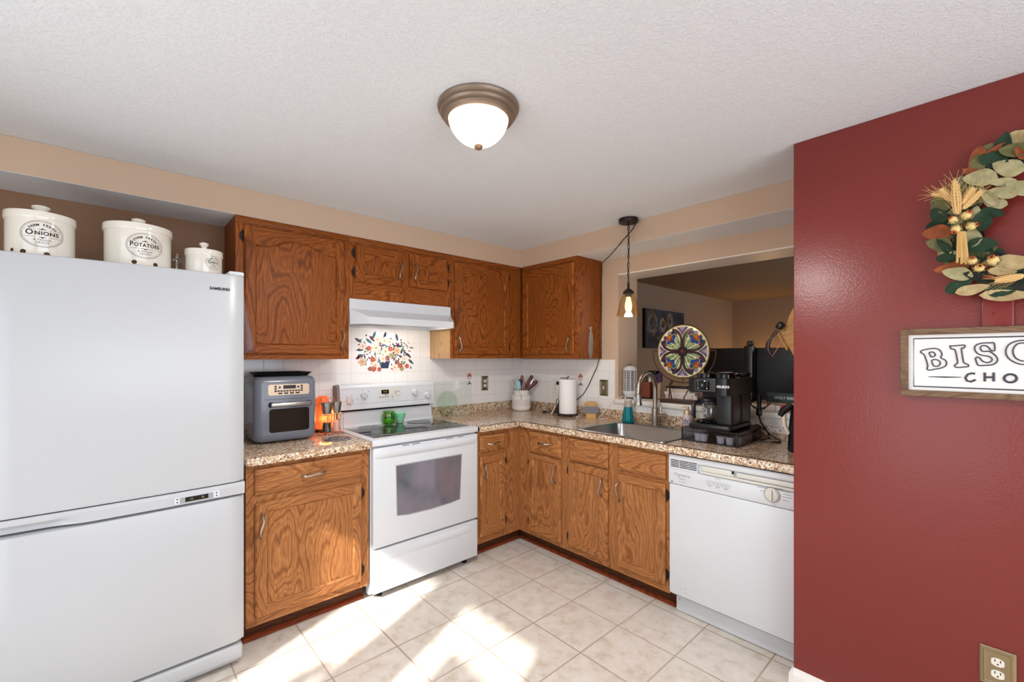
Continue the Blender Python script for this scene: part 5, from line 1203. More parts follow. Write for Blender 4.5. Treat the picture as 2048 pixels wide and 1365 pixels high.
b = MB(); b.tube([(cc[0]-.052, cc[1]+.030, zc+.114), (cc[0]-.078, cc[1]+.040, zc+.112), (cc[0]-.088, cc[1]+.044, zc+.095), (cc[0]-.088, cc[1]+.044, zc+.045), (cc[0]-.080, cc[1]+.042, zc+.026)], [.010, .012, .013, .012, .008], 12, flat=.75); b.build('carafe_handle', BLACKP, cf)
t = thing('power_cable', 'black power cord looped on the counter behind the coffee maker', 'cord', (-.08, -2.12, ZS))
b = MB(); zf_ = ZS + .0055
b.tube([(-.088, -2.060, 1.00), (-.086, -2.080, .995), (-.085, -2.105, .975), (-.075, -2.145, .94), (-.085, -2.185, zf_+.002), (-.125, -2.200, zf_), (-.160, -2.165, zf_), (-.165, -2.120, zf_), (-.13, -2.105, zf_), (-.10, -2.14, zf_+.012), (-.075, -2.12, .96), (-.050, -2.075, 1.01), (-.042, -2.062, 1.05)], .0042, 8)
b.build('cord_line', BLACKP, t)
t = thing('power_adapter', 'bundled black adapter cords hanging over the sill edge', 'adapter', (-.04, -2.065, 1.07))
b = MB()
b.rbox((-.055, -2.078, 1.045), (-.030, -2.050, 1.085), .006, 2); b.tube([(-.042, -2.064, 1.085), (-.040, -2.064, 1.12), (-.042, -2.066, 1.15), (-.038, -2.068, 1.175)], [.010, .012, .013, .006], 10)
for k in range(3): b.tube([(-.040, -2.064 + (.045 + .008*k)*sin(q), 1.12 + .040*cos(q) + .006*k) for q in [2*pi*i/16 for i in range(16)]], .0022, 6, closed=True)
b.build('cord_loops', BLACKP, t)
# appliance half hidden behind the red wall
t = thing('electric_kettle', 'black and cream appliance half hidden behind the red wall edge', 'kettle', (-.30, -2.345, ZS))
b = MB(); b.lathe([(0, ZS+.0006), (.062, ZS+.0006), (.066, ZS+.008), (.064, ZS+.03), (.060, ZS+.12), (.052, ZS+.20), (.040, ZS+.235), (0, ZS+.245)], (-.30, -2.349, 0), 30); b.build('body', BLACKP, t)
b = MB(); b.tube([(-.32, -2.315, ZS+.235), (-.335, -2.285, ZS+.222), (-.340, -2.276, ZS+.18), (-.338, -2.280, ZS+.13), (-.33, -2.296, ZS+.09)], [.009, .011, .011, .010, .008], 12); b.build('handle', mat('cream_handle', (226, 214, 194), .4), t)
b = MB(); b.tube([(-.33, -2.31, ZS+.24), (-.345, -2.275, ZS+.205), (-.350, -2.262, ZS+.178)], [.014, .017, .012], 10); b.build('spout_cover', BLACKP, t)

# ================================================================== CEILING LIGHT AND PENDANT
LC = (-1.892, -1.746, 0)
t = thing('ceiling_light', 'flush dome ceiling light with brushed bronze rim', 'ceiling light', (LC[0], LC[1], ZC))
b = MB(); z = ZC
b.lathe([(.10, z-.001), (.1455, z-.001), (.147, z-.006), (.144, z-.014), (.137, z-.018), (.1385, z-.024), (.134, z-.031), (.127, z-.034), (.128, z-.040), (.122, z-.046), (.1095, z-.048), (.1085, z-.044)], LC, 56); b.build('rim', mat('brushed_bronze', (140, 122, 106), .42, .55), t, ang=30)
b = MB(); dome = [(.1085, z-.046)]
for i in range(1, 13): q = pi/2*i/12; dome.append((.1085*cos(q)**1.02*(1 - .05*sin(2*q)) if i < 12 else 0, z - .046 - .092*sin(q)))
b.lathe(dome, LC, 48)
DG = mat('alabaster_dome', (255, 240, 222), .35, emit=(255, 236, 208), es=1.35)
def _dg():
    n = N(DG); x, y, z = n.xyz('Object'); a = n.noise(n.comb(x, y, z), 14, 3, .5, 1.2); n.put(n.b.inputs['Emission Color'], n.ramp(a, [(.32, (255, 206, 160)), (.55, (255, 242, 222))]))
_dg(); b.build('glass_dome', DG, t)
b = MB(); b.lathe([(0, z-.1375), (.012, z-.1375), (.0155, z-.142), (.013, z-.149), (.005, z-.153), (0, z-.154)], LC, 20); b.build('finial', mat('finial_bronze', (150, 120, 92), .4, .5), t)
lamp('ceiling_bulb', 'AREA', 20, (1, .97, .94), (LC[0], LC[1], ZC-.158), shape='DISK', size=.18)
PC = (-.3695, -1.391, 0)
t = thing('pendant_light', 'small pendant light with amber glass shade hanging by the pass-through', 'pendant light', (PC[0], PC[1], ZC))
b = MB(); b.lathe([(0, ZC-.001), (.062, ZC-.001), (.062, ZC-.022), (.060, ZC-.026), (0, ZC-.027)], PC, 36)
for a in (.6, 2.6, 4.4): b.ball((PC[0]+.035*cos(a), PC[1]+.035*sin(a), ZC-.0275), .004, n=8)
b.build('canopy', BRONZE, t)
b = MB(); zz = ZC - .027; b.tube([(PC[0], PC[1], zz), (PC[0], PC[1], zz-.016)], .006, 10); zz -= .014; i = 0
while zz > 1.872:
    L_ = .036; c_ = Vector((PC[0], PC[1], zz - L_/2)); s_ = Vector((.742, -.67, 0)) if i % 2 == 0 else Vector((.67, .742, 0))
    b.tube([c_ + s_*.0068*cos(q)*1.0 + Vector((0, 0, 1))*(.018*sin(q)) for q in [2*pi*k/16 for k in range(16)]], .0018, 6, closed=True); zz -= .0305; i += 1
b.build('chain', BRONZE, t)
b = MB(); b.tube([(PC[0]+.002, PC[1], ZC-.03), (PC[0]+.004, PC[1]-.003, 2.1), (PC[0]-.003, PC[1]+.003, 1.98), (PC[0], PC[1], 1.865)], .0022, 6); b.build('inner_wire', BLACKP, t)
b = MB(); b.lathe([(0, 1.872), (.0075, 1.872), (.0075, 1.842), (.010, 1.838), (.020, 1.832), (.032, 1.820), (.036, 1.812), (.036, 1.807), (.030, 1.806), (.0215, 1.806), (.0215, 1.786), (.018, 1.784), (0, 1.784)], PC, 32); b.build('socket_cap', BRONZE, t)
b = MB(); pr = [(.0315, 1.806), (.0345, 1.800), (.043, 1.785), (.055, 1.750), (.066, 1.705), (.0765, 1.662), (.0745, 1.660), (.064, 1.705), (.053, 1.750), (.041, 1.784), (.033, 1.798), (.030, 1.8055)]
b.lathe(pr, PC, 44); b.build('glass_shade', AMBER, t)
b = MB(); b.lathe([(0, 1.7835), (.012, 1.783), (.014, 1.770), (.020, 1.745), (.0225, 1.724), (.020, 1.702), (.012, 1.684), (0, 1.679)], PC, 24); b.build('bulb', mat('edison_bulb', (255, 220, 160), .2, emit=(255, 205, 130), es=6), t)
lamp('pendant_bulb', 'POINT', 2.2, (1, .78, .5), (PC[0], PC[1], 1.64), shadow_soft_size=.03)
t = thing('swag_cable', 'thin black cord running from the pendant canopy down the cabinet side', 'cord', (-.008, -.92, 1.38))
b = MB(); b.tube([(-.335, -1.425, 2.2665), (-.345, -1.412, 2.235), (-.352, -1.385, 2.205), (-.335, -1.32, 2.170), (-.285, -1.235, 2.138), (-.215, -1.135, 2.118), (-.145, -1.045, 2.112), (-.085, -.985, 2.117), (-.035, -.938, 2.113), (-.012, -.922, 2.095), (-.016, -.9185, 1.95), (-.012, -.9185, 1.80), (-.030, -.9185, 1.60), (-.028, -.9185, 1.45), (-.040, -.9185, 1.375), (-.034, -.89, 1.31), (-.018, -.845, 1.25), (-.0145, -.795, 1.16), (-.0145, -.740, 1.085), (-.016, -.69, 1.045), (-.030, -.62, 1.02)], .0032, 8); b.build('cord_line', BLACKP, t)
t = thing('chain_scrubber', 'strip of silver chain mail hanging on the sink-wall cabinet side', 'chain scrubber', (-.15, -.917, 1.37), None)
b = MB(); b.tube([(-.150, -.9140, 1.640), (-.150, -.9230, 1.640), (-.150, -.9250, 1.632), (-.150, -.9230, 1.626)], .0018, 6)
b.tube([(-.150 + .011*cos(q), -.9185, 1.617 + .013*sin(q)) for q in [2*pi*k/16 for k in range(16)]], .0015, 6, closed=True); b.build('hook_ring', CHROME, t)
b = MB()
for r_ in range(27):
    zz = 1.600 - r_*.0084; w = .006 + .020*min(1, r_/8) if r_ < 20 else .026 - (r_-20)*.0026; k = max(2, int(w*2/.008)); dx = -.004 if r_ > 12 else 0
    for c_ in range(k):
        x_ = -.150 + dx + (c_ - (k-1)/2)*.0085 + (.004 if r_ % 2 else 0); tl = 1 if (r_ + c_) % 2 else -1
        b.tube([(x_ + .0052*cos(q), -.9195 - .0028 + .0026*tl*cos(q), zz + .0056*sin(q)) for q in [2*pi*j/9 for j in range(9)]], .00095, 4, closed=True)
b.build('chain_mail', mat('mail_steel', (190, 186, 180), .3, 1.0), t)

# ================================================================== WALL PLATES
def plate(name, label, cat, Fr, a0, a1, z0, z1, c, kind, group, m=None):
    m = m or BRASSP; am, zm = (a0+a1)/2, (z0+z1)/2; o = Fr(am, z0, c); t = thing(name, label, cat, tuple(o), group)
    b = MB(); R = [(0, c+.0006), (0, c+.003), (.004, c+.006), (.008, c+.0055), (.010, c+.0075), (.014, c+.0050), (.016, c+.0050)]
    loops = [[Fr(q[0] + (i if q[0] == a0 else -i), q[1] + (i if q[1] == z0 else -i), cc) for q in ((a0, z0), (a1, z0), (a1, z1), (a0, z1))] for i, cc in R]
    for A, B in zip(loops, loops[1:]):
        for i in range(4): b.poly([A[i], A[(i+1) % 4], B[(i+1) % 4], B[i]])
    b.poly(loops[-1]); b.build('cover', m, t, ang=20, recalc=True)
    if kind == 'outlet':
        for dz in (-.0195, .0195):
            b = MB(); b.smooth = False; zc_ = zm + dz
            pts = [(am + max(-.0145, min(.0145, .0175*cos(q))), zc_ + .0135*sin(q)) for q in [2*pi*k/28 for k in range(28)]]
            b.prism(pts, Fr, c+.004, c+.0072, 0)
            for da in (-.0062, .0062): b.prism([(am+da-.0012, zc_+.001), (am+da+.0012, zc_+.001), (am+da+.0012, zc_+.0085), (am+da-.0012, zc_+.0085)], Fr, c+.0071, c+.0075, 1)
            b.disc((am, zc_-.006), .0025, Fr, c+.0075, 10, 1); b.build('receptacle', [mat('ivory_receptacle', (232, 226, 212), .35), INK], t)
        b = MB(); b.smooth = False; b.disc((am, zm), .0032, Fr, c+.0056, 10); b.build('screw', m, t)
    else:
        b = MB(); b.smooth = False; b.prism([(am-.005, zm-.012), (am+.005, zm-.012), (am+.005, zm+.012), (am-.005, zm+.012)], Fr, c+.004, c+.0062, 0)
        b.prism([(am-.0035, zm-.002), (am+.0035, zm-.002), (am+.0035, zm+.010), (am-.0035, zm+.010)], Fr, c+.005, c+.013, 0); b.build('toggle', mat('ivory_toggle', (222, 214, 196), .4), t)
        for dz in (-.030, .030): b = MB(); b.smooth = False; b.disc((am, zm+dz), .0032, Fr, c+.0056, 10); b.build('screw', INK, t)
    return t
plate('wall_outlet', 'pewter outlet plate on the tile left of the utensil crock', 'outlet', F1, -.500, -.423, 1.098, 1.222, .0100, 'outlet', 'outlet plates')
plate('wall_outlet', 'antique outlet plate low on the red wall', 'outlet', F2, 2.960, 3.040, .322, .446, .7362, 'outlet', 'outlet plates', mat('antique_brass', (166, 150, 118), .36, 1.0))
plate('wall_outlet', 'white outlet half hidden behind the paper towel roll', 'outlet', F2, .395, .470, 1.075, 1.190, .0100, 'outlet', 'outlet plates', mat('white_plate', (234, 232, 228), .35))
plate('light_switch', 'pewter light switch plate on the tile beside the pass-through', 'light switch', F2, .903, .981, 1.086, 1.211, .0105, 'switch', None)

# ================================================================== RED WALL: WREATH AND SIGN
FWD = Vector((cos(radians(47.916)), sin(radians(47.916)), 0)); RGT = Vector((FWD.y, -FWD.x, 0)); CAMP = Vector((-2.8694, -2.9908, 1.3978))
def wallpt(u, v, x=-.752):
    """(y, z) on the red wall of a spot measured in the photograph"""
    r = FWD + RGT*((u - CXP)/F_PX) + Vector((0, 0, -(v - CYP)/F_PX)); k = (x - CAMP.x)/r.x; p = CAMP + r*k; return (p.y, p.z)
FRW = lambda y, z, h: Vector((-.737 - h, y, z))
def leafmat(name, c1, c2):
    m = mat(name, c1, .62, spec=.3); n = N(m); x, y, z = n.xyz('Object'); a = n.noise(n.comb(x, y, z), 30, 5, .65); n.col(n.mix(n.ramp(a, [(.35, (0, 0, 0)), (.7, (255, 255, 255))]), c1, c2)); n.bump(n.noise(n.comb(x, y, z), 240, 3), .3, .001); return m
LM = [leafmat('sage_leaf', (176, 166, 124), (134, 128, 92)), leafmat('dark_green_leaf', (38, 62, 40), (24, 44, 28)), leafmat('rust_leaf', (158, 84, 42), (116, 58, 30)), leafmat('olive_leaf', (112, 108, 66), (80, 80, 50)), leafmat('beige_leaf', (190, 168, 124), (150, 128, 88)), leafmat('black_green_leaf', (34, 36, 30), (22, 26, 20))]
def leaf3(b, y, z, L_, w, ang, h, m, cup=.25, curl=.2):
    """one leaf: pointed oval with a raised spine, cupped and curled"""
    n = 9; k = 5; rows = []
    for i in range(n+1):
        s_ = i/n; ww = w/2*(sin(pi*min(1, s_**.80))**.72 if 0 < s_ < 1 else 0) + .0002
        row = []
        for j in range(k):
            q = (j/(k-1) - .5)*2; u = (s_ - .5)*L_; vv = ww*q*(1 + .05*sin(9*s_+j)); hh = h + .012*cup*(q*q)*(ww/(w/2)) + curl*.03*(s_-.35)**2 + .0012*sin(14*s_ + q*3)
            row.append(b.pt(FRW(y + u*cos(ang) - vv*sin(ang), z + u*sin(ang) + vv*cos(ang), hh)))
        rows.append(row)
    for A, B in zip(rows, rows[1:]):
        for j in range(k-1): b.face([A[j], A[j+1], B[j+1], B[j]], m)
WC = (-3.117, 1.852)
t = thing('wreath', 'dried leaf wreath with wheat and small pods hanging on the red wall', 'wreath', (-.737, WC[0], WC[1]))
b = MB(); b.tube([FRW(WC[0] + .222*cos(2*pi*i/40), WC[1] + .222*sin(2*pi*i/40), .011) for i in range(40)], .010, 8, closed=True); b.build('hoop', mat('vine_hoop', (60, 46, 30), .8), t)
RW = random.Random(11); b = MB()
for i in range(200):
    a = RW.uniform(0, 2*pi); r = RW.uniform(.18, .262); 
    leaf3(b, WC[0] + r*cos(a), WC[1] + r*sin(a), RW.uniform(.062, .09), RW.uniform(.038, .056), a + pi/2 + RW.uniform(-.9, .9), .014 + RW.uniform(0, .018 if cos(a) > -.1 else .04), RW.choice([0, 0, 1, 1, 2, 3, 4, 5]), RW.uniform(-.2, .6), RW.uniform(0, .6))
S6 = 6.823
vis = [(0,930,290,330,230,210,1),(0,1200,170,300,190,200,3),(0,1130,400,360,230,215,0),(0,1290,210,220,80,250,2),(0,680,480,330,130,218,2),(0,1290,680,330,190,215,0),(0,540,690,270,200,240,3),(0,750,550,370,240,195,0),(0,1050,600,310,120,195,0),(0,1060,750,320,160,205,0),
    (0,960,890,260,150,205,0),(0,870,810,340,120,240,0),(0,910,1020,280,150,25,1),(0,780,1130,320,210,280,1),(0,250,890,320,270,95,3),(0,190,1060,270,180,240,1),(0,690,1020,190,120,280,0),(1,650,200,290,190,270,0),(1,170,130,340,230,185,2),(1,780,300,330,220,5,1),
    (1,200,290,320,200,205,3),(1,280,330,330,95,238,1),(1,340,410,200,100,10,0),(1,320,480,270,130,8,1),(1,370,610,390,170,176,2),(1,760,720,370,160,200,5),(1,470,850,330,190,330,1),(1,450,690,350,190,200,0),(1,1000,740,320,90,10,2),(1,1100,980,520,160,6,4),
    (1,650,900,360,150,350,4),(1,1200,550,400,230,10,4),(1,1020,910,300,200,12,1),(1,1050,660,290,110,12,4),(1,1260,850,300,200,20,5)]
for i, (im, px, py, L_, w, an, m) in enumerate(vis):
    u, v = 1850 + px/S6, (280 if im == 0 else 450) + py/S6; y, z = wallpt(u, v); sc = .00118/S6*1.16
    leaf3(b, y, z, L_*sc*1.12, w*sc*1.12, -radians(180 - an) + pi if False else radians(an + 180) if True else 0, .032 + .0009*i, m, .5 if i % 2 else -.2, .35 if i % 3 else .6)
b.build('leaves', LM, t, ang=80)
# wheat bundle and seed pods
STR = mat('straw', (204, 164, 100), .6); WHT = mat('wheat_ear', (222, 184, 122), .65); POD = mat('seed_pod', (222, 196, 128), .6); PODR = mat('pod_tip', (196, 84, 36), .6); PODG = mat('pod_sepal', (140, 128, 84), .7)
def wp(im, px, py, h): y, z = wallpt(1850 + px/S6, (280 if im == 0 else 450) + py/S6, -.737 - h); return FRW(y, z, h)
b = MB()
for i, (x0, x1, y1) in enumerate(((455, 440, 520), (475, 470, 450), (490, 500, 535), (510, 520, 520), (525, 560, 540), (540, 585, 515), (500, 545, 400))): b.tube([wp(1, x0, 90, .070), wp(1, (x0+x1)/2, 300, .073 + .002*(i % 3)), wp(1, x1, y1, .070)], .0034, 7)
b.build('wheat_stems', STR, t)
def ear(p0, p1, w, n=11):
    b = MB(); ax = p1 - p0; L_ = ax.length; ax.normalize(); sd = ax.cross(Vector((-1, 0, 0))).normalized(); nn = Vector((-1, 0, 0))
    b.tube([p0, p1], .0018, 5)
    for i in range(n):
        s_ = i/n; ww = w*sin(pi*(.2 + .75*s_))
        for k, (q, f) in enumerate(((1, 0), (-1, 0), (.4, 1), (-.4, 1))):
            c = p0 + ax*(L_*(s_*.92 + .03*(k % 2))) + sd*q*ww*.6 + nn*(.004*f)
            d = (ax*1.0 + sd*q*.55 + nn*.25*f).normalized(); b.tube([c - d*.005, c, c + d*.006, c + d*.010], [.0008, .0036, .0026, .0006], 6)
            if i % 2 == 0: b.tube([c + d*.008, c + d*.03 + ax*.012 + sd*q*.008], [.0005, .0003], 4)
    return b.build('wheat_ear', WHT, t)
ear(wp(0, 440, 1010, .070), wp(0, 405, 520, .082), .0125); ear(wp(0, 380, 830, .062), wp(0, 210, 665, .070), .010, 8); ear(wp(0, 520, 870, .066), wp(0, 670, 650, .072), .009, 8); ear(wp(0, 530, 930, .066), wp(0, 780, 690, .070), .008, 9); ear(wp(0, 330, 760, .060), wp(0, 80, 740, .062), .004, 5); ear(wp(1, 1330, 700, .074), wp(1, 950, 765, .066), .011, 10)
def pod(im, px, py, r, d):
    b = MB(); c = wp(im, px, py, .072); d = FRW(d[0], d[1], .35) - FRW(0, 0, 0); d.normalize(); M = Matrix.Translation(c) @ d.to_track_quat('Z', 'Y').to_matrix().to_4x4(); b.T = M
    b.lathe([(0, -r), (r*.6, -r*.8), (r*.95, -r*.2), (r*.9, r*.4), (r*.55, r*.95), (r*.3, r*1.1)], (0, 0, 0), 12, m=0)
    for i in range(10): a = 2*pi*i/10; b.tube([(r*.45*cos(a), r*.45*sin(a), r*.8), (r*.6*cos(a), r*.6*sin(a), r*1.35)], [r*.14, r*.04], 5, m=1)
    for i in range(7): a = 2*pi*i/7 + .2; b.tube([(r*.5*cos(a), r*.5*sin(a), -r*.9), (r*1.12*cos(a), r*1.12*sin(a), -r*.2), (r*1.25*cos(a), r*1.25*sin(a), r*.35)], [r*.2, r*.22, r*.05], 5, m=2, flat=.4)
    b.T = None; b.build('seed_pod', [POD, PODR, PODG], t)
for a in ((0, 560, 1035, .0135, (-.3, .35)), (0, 390, 1095, .0120, (.3, .35)), (0, 425, 1215, .0130, (.2, -.5)), (0, 630, 1180, .0130, (-.6, .1)), (1, 650, 495, .0120, (.0, .3)), (1, 930, 490, .0150, (.1, .3)), (1, 740, 590, .0130, (-.05, .15))): pod(*a)
for a in ((1100, 260), (1290, 330)): pass

# farmhouse sign
SGX = .737; YS0, YS1 = -2.7655, -3.22; ZS0, ZS1 = 1.2565, 1.4935; FS = lambda y, z, h: Vector((-SGX - h, y, z))
t = thing('wall_sign', 'white embossed metal sign in a weathered wood frame on the red wall', 'sign', (-SGX, (YS0+YS1)/2, ZS0))
b = MB(); fwid = .021
b.rbox((-SGX-.026, YS1, ZS1-fwid), (-SGX-.0125, YS0, ZS1), .0015, 1); b.rbox((-SGX-.026, YS1, ZS0), (-SGX-.0125, YS0, ZS0+fwid), .0015, 1); b.rbox((-SGX-.026, YS0-fwid, ZS0+fwid), (-SGX-.0125, YS0, ZS1-fwid), .0015, 1); b.rbox((-SGX-.026, YS1, ZS0+fwid), (-SGX-.0125, YS1+fwid, ZS1-fwid), .0015, 1)
b.build('frame', SIGNW, t)
ENA = mat('sign_enamel', (232, 229, 226), .35); NVY = mat('sign_navy', (54, 56, 70), .4)
b = MB(); b.smooth = False; b.box((-SGX-.015, YS1+fwid-.003, ZS0+fwid-.003), (-SGX-.011, YS0-fwid+.003, ZS1-fwid+.003)); pt_ = b.build('plate', ENA, t)
def q(px, py): return wallpt(1790 + px/7.58, 640 + py/7.58, -SGX - .016)
b = MB()
inner = [q(290, 290), q(290, 965)]; y_i, zt_, zb_ = q(283, 290)[0], 1.4595, 1.2905
b.tube([FS(YS1+.035, zt_, .0155), FS(y_i, zt_, .0155), FS(y_i, zb_, .0155), FS(YS1+.035, zb_, .0155)], .0022, 6, m=1)
b.build('border_line', [ENA, NVY], pt_)
SL = {
 'B': [[(385,490),(410,465),(470,450),(580,435),(660,448),(700,490),(712,530),(695,575),(760,610),(783,655),(765,700),(690,735),(600,750),(515,765),(485,740),(498,700),(470,600),(440,530),(405,505)], [(520,500),(570,488),(610,520),(600,550),(550,565),(535,540)], [(558,620),(620,603),(670,625),(688,655),(660,700),(590,700)]],
 'I': [[(835,395),(860,398),(960,390),(1050,385),(1060,410),(1040,430),(1010,432),(1015,500),(1035,620),(1050,655),(1110,680),(1112,708),(1060,715),(930,722),(905,690),(935,668),(950,650),(940,580),(915,470),(890,445),(850,440)]],
 'S': [[(1500,352),(1513,460),(1460,470),(1430,430),(1380,395),(1320,395),(1295,430),(1330,480),(1430,480),(1520,540),(1555,600),(1535,650),(1480,680),(1400,690),(1270,692),(1240,650),(1222,590),(1250,565),(1285,580),(1330,630),(1400,650),(1460,630),(1470,590),(1420,555),(1330,540),(1250,510),(1210,450),(1220,395),(1290,360),(1390,350),(1440,352)]],
 'C': [[(2140,600),(2060,660),(1960,680),(1850,660),(1740,600),(1685,520),(1690,430),(1750,360),(1860,320),(1960,312),(2060,330),(2130,370),(2140,440),(2080,430),(2020,370),(1930,352),(1850,370),(1800,430),(1790,500),(1830,580),(1930,625),(2020,610),(2090,560)]]}
def smooth(pts, closed=True):
    out = []; n = len(pts)
    for i in range(n):
        p0, p1, p2, p3 = [Vector(pts[(i+k) % n]) for k in (-1, 0, 1, 2)]
        for s_ in (0, .25, .5, .75): out.append(.5*((2*p1) + (-p0+p2)*s_ + (2*p0-5*p1+4*p2-p3)*s_*s_ + (-p0+3*p1-3*p2+p3)*s_**3))
    return out
for ch, loops in SL.items():
    b = MB(); 
    o_ = [q(*p) for p in smooth(loops[0])]; 
    if ch in 'BI': b.smooth = False
    b.smooth = True
    for lp in loops: b.tube([FS(*q(*p), .0165) for p in smooth(lp)], .0020, 6, closed=True, m=1)
    b.build('letter_outline', [ENA, NVY], pt_)
b = MB(); b.tube([FS(*q(505, 865), .0155), FS(*q(760, 870), .0155), FS(*q(1005, 872), .0155)], [.001, .0024, .001], 8); b.build('dash', NVY, pt_)
for pts, cl in (([(1215,820),(1165,810),(1100,830),(1068,880),(1090,925),(1150,940),(1222,910)], False), ):
    b = MB(); b.tube([FS(*q(*p), .016) for p in pts], .0030, 8); b.build('letter', NVY, pt_)
b = MB()
for s_ in (((1362,800),(1362,935)), ((1497,800),(1497,935)), ((1362,872),(1497,872))): b.tube([FS(*q(*s_[0]), .016), FS(*q(*s_[1]), .016)], .0030, 8)
b.build('letter', NVY, pt_)
b = MB(); b.tube([FS(*q(1750 + 95*cos(a), 888 + 62*sin(a)), .016) for a in [2*pi*i/24 for i in range(24)]], .0032, 8, closed=True); b.build('letter', NVY, pt_)

# ================================================================== ON THE SILL
SZ = 1.0705
t = thing('bug_zapper', 'white caged lantern-style bug zapper at the sill corner', 'bug zapper', (.07, -1.116, SZ))
c = (.07, -1.125, 0); b = MB(); b.lathe([(0, SZ+.012), (.028, SZ+.012), (.046, SZ+.028), (.055, SZ+.046), (.056, SZ+.062), (.050, SZ+.064), (0, SZ+.064)], c, 32)
for k in range(3): a = 2*pi*k/3 + .4; b.tube([(c[0]+.034*cos(a), c[1]+.034*sin(a), SZ+.02), (c[0]+.043*cos(a), c[1]+.043*sin(a), SZ+.0006)], [.007, .004], 8)
b.build('base', APPL, t)
b = MB()
for k in range(12): zz = SZ + .072 + k*.0125; b.tube([(c[0]+.050*cos(2*pi*i/28), c[1]+.050*sin(2*pi*i/28), zz) for i in range(28)], .0019, 5, closed=True)
for k in range(10): a = 2*pi*k/10; b.tube([(c[0]+.049*cos(a), c[1]+.049*sin(a), SZ+.062), (c[0]+.049*cos(a), c[1]+.049*sin(a), SZ+.222)], .0022, 5)
b.build('cage', mat('cage_white', (222, 220, 220), .4), t)
b = MB(); b.lathe([(.022, SZ+.064), (.022, SZ+.218)], c, 12, m=0); b.build('grid', mat('zapper_grid', (120, 124, 134), .4, .6), t)
b = MB(); b.lathe([(.053, SZ+.218), (.053, SZ+.226), (.040, SZ+.244), (.018, SZ+.252), (0, SZ+.253)], c, 28); b.build('cap', APPL, t)
b = MB(); b.tube([(c[0], c[1]-.012+.0, SZ+.252), (c[0], c[1]-.010, SZ+.262), (c[0], c[1], SZ+.268), (c[0], c[1]+.010, SZ+.262), (c[0], c[1]+.012, SZ+.252)], .0022, 6); b.build('hanging_ring', BLACKP, t)
t = thing('charging_cable', 'thin white cord draped from the bug zapper to the backsplash', 'cord', (-.03, -1.02, SZ))
b = MB(); b.tube([(.02, -1.10, SZ+.022), (-.005, -1.07, SZ+.005), (-.034, -1.052, SZ-.004), (-.040, -1.02, 1.03), (-.050, -.985, .985), (-.062, -.955, .938), (-.085, -.94, ZS+.004), (-.095, -.965, ZS+.0035), (-.07, -.99, ZS+.0035)], .0022, 6); b.tube([(-.180, -.815, ZS+.003), (-.14, -.765, ZS+.003), (-.085, -.77, ZS+.003), (-.05, -.72, ZS+.003)], .0022, 6); b.build('cord_line', mat('cord_white', (226, 222, 216), .4), t)
t = thing('wooden_box', 'small red-brown slatted wooden box on the sill behind the faucet', 'box', (.2, -1.19, SZ))
RB = mat('red_box_wood', (128, 62, 42), .5); b = MB(); b.smooth = False; bx0, bx1, by0, by1 = .160, .245, -1.238, -1.140
b.box((bx0, by0, SZ+.018), (bx0+.006, by1, SZ+.130)); b.box((bx1-.006, by0, SZ+.018), (bx1, by1, SZ+.130)); b.box((bx0+.006, by0, SZ+.018), (bx1-.006, by0+.006, SZ+.130)); b.box((bx0+.006, by1-.006, SZ+.018), (bx1-.006, by1, SZ+.130)); b.box((bx0, by0, SZ+.012), (bx1, by1, SZ+.018))
for k in range(8): b.box((bx0-.001, by0, SZ+.030+k*.0125), (bx0, by1, SZ+.0385+k*.0125))
b.box((bx0-.004, by0-.004, SZ+.0006), (bx1+.004, by1+.004, SZ+.012), 1); b.build('box_body', [RB, mat('box_plinth', (34, 26, 24), .5)], t)
t = thing('dried_flowers', 'small bunch of yellow dried blossoms poking out of the red-brown box', 'dried flowers', (.2, -1.165, SZ+.1))
b = MB()
for k in range(26): x_, y_ = .2 + R2.uniform(-.025, .025), -1.172 + R2.uniform(-.022, .022); h_ = SZ + .145 + R2.uniform(0, .04); b.tube([(.2, -1.172, SZ+.02), (x_, y_, h_)], .001, 4, m=1); b.ball((x_, y_, h_), R2.uniform(.005, .009), R2.choice([0, 0, 2]), n=6)
b.build('blossoms', [mat('dry_yellow', (150, 128, 60), .8), mat('dry_stem', (90, 84, 50), .8), mat('dry_dark', (66, 62, 40), .8)], t)
t = thing('white_vial', 'little white bottle standing inside the red-brown box', 'bottle', (.2, -1.218, SZ+.018)); b = MB(); b.lathe([(0, SZ+.0185), (.010, SZ+.0185), (.011, SZ+.15), (.006, SZ+.16), (.006, SZ+.168), (0, SZ+.168)], (.2, -1.216, 0), 14); b.build('bottle_body', APPL, t)
t = thing('black_box', 'tall black box with a clip on top between faucet and purple bundle', 'box', (.21, -1.262, SZ)); b = MB(); b.rbox((.175, -1.286, SZ+.0006), (.245, -1.244, 1.262), .003); b.build('case', BLACKP, t); b = MB(); b.rbox((.170, -1.280, 1.2625), (.250, -1.214, 1.286), .004); b.build('clip', BLACKG, t)
t = thing('purple_bundle', 'rolled purple and tan cloth bundle standing behind the faucet', 'cloth bundle', (.19, -1.305, SZ))
PU = mat('purple_cloth', (70, 44, 84), .8); TC = mat('tan_cloth', (168, 142, 116), .85); b = MB(); b.tube([(.18, -1.305, SZ+.006), (.18, -1.302, SZ+.05), (.182, -1.306, SZ+.10), (.178, -1.312, SZ+.135)], [.012, .016, .020, .016], 10, m=1); b.tube([(.175, -1.304, SZ+.10), (.175, -1.314, SZ+.150), (.178, -1.310, SZ+.190), (.18, -1.318, SZ+.205)], [.010, .017, .018, .008], 10, m=0); b.build('cloth', [PU, TC], t)
t = thing('dark_board', 'flat dark wooden board lying on the sill under the stained glass', 'board', (.13, -1.55, SZ)); b = MB(); b.rbox((.004, -1.80, SZ+.0006), (.255, -1.405, SZ+.0185), .003); b.build('board', mat('dark_board_wood', (66, 44, 34), .45), t)
BZ = SZ + .0192
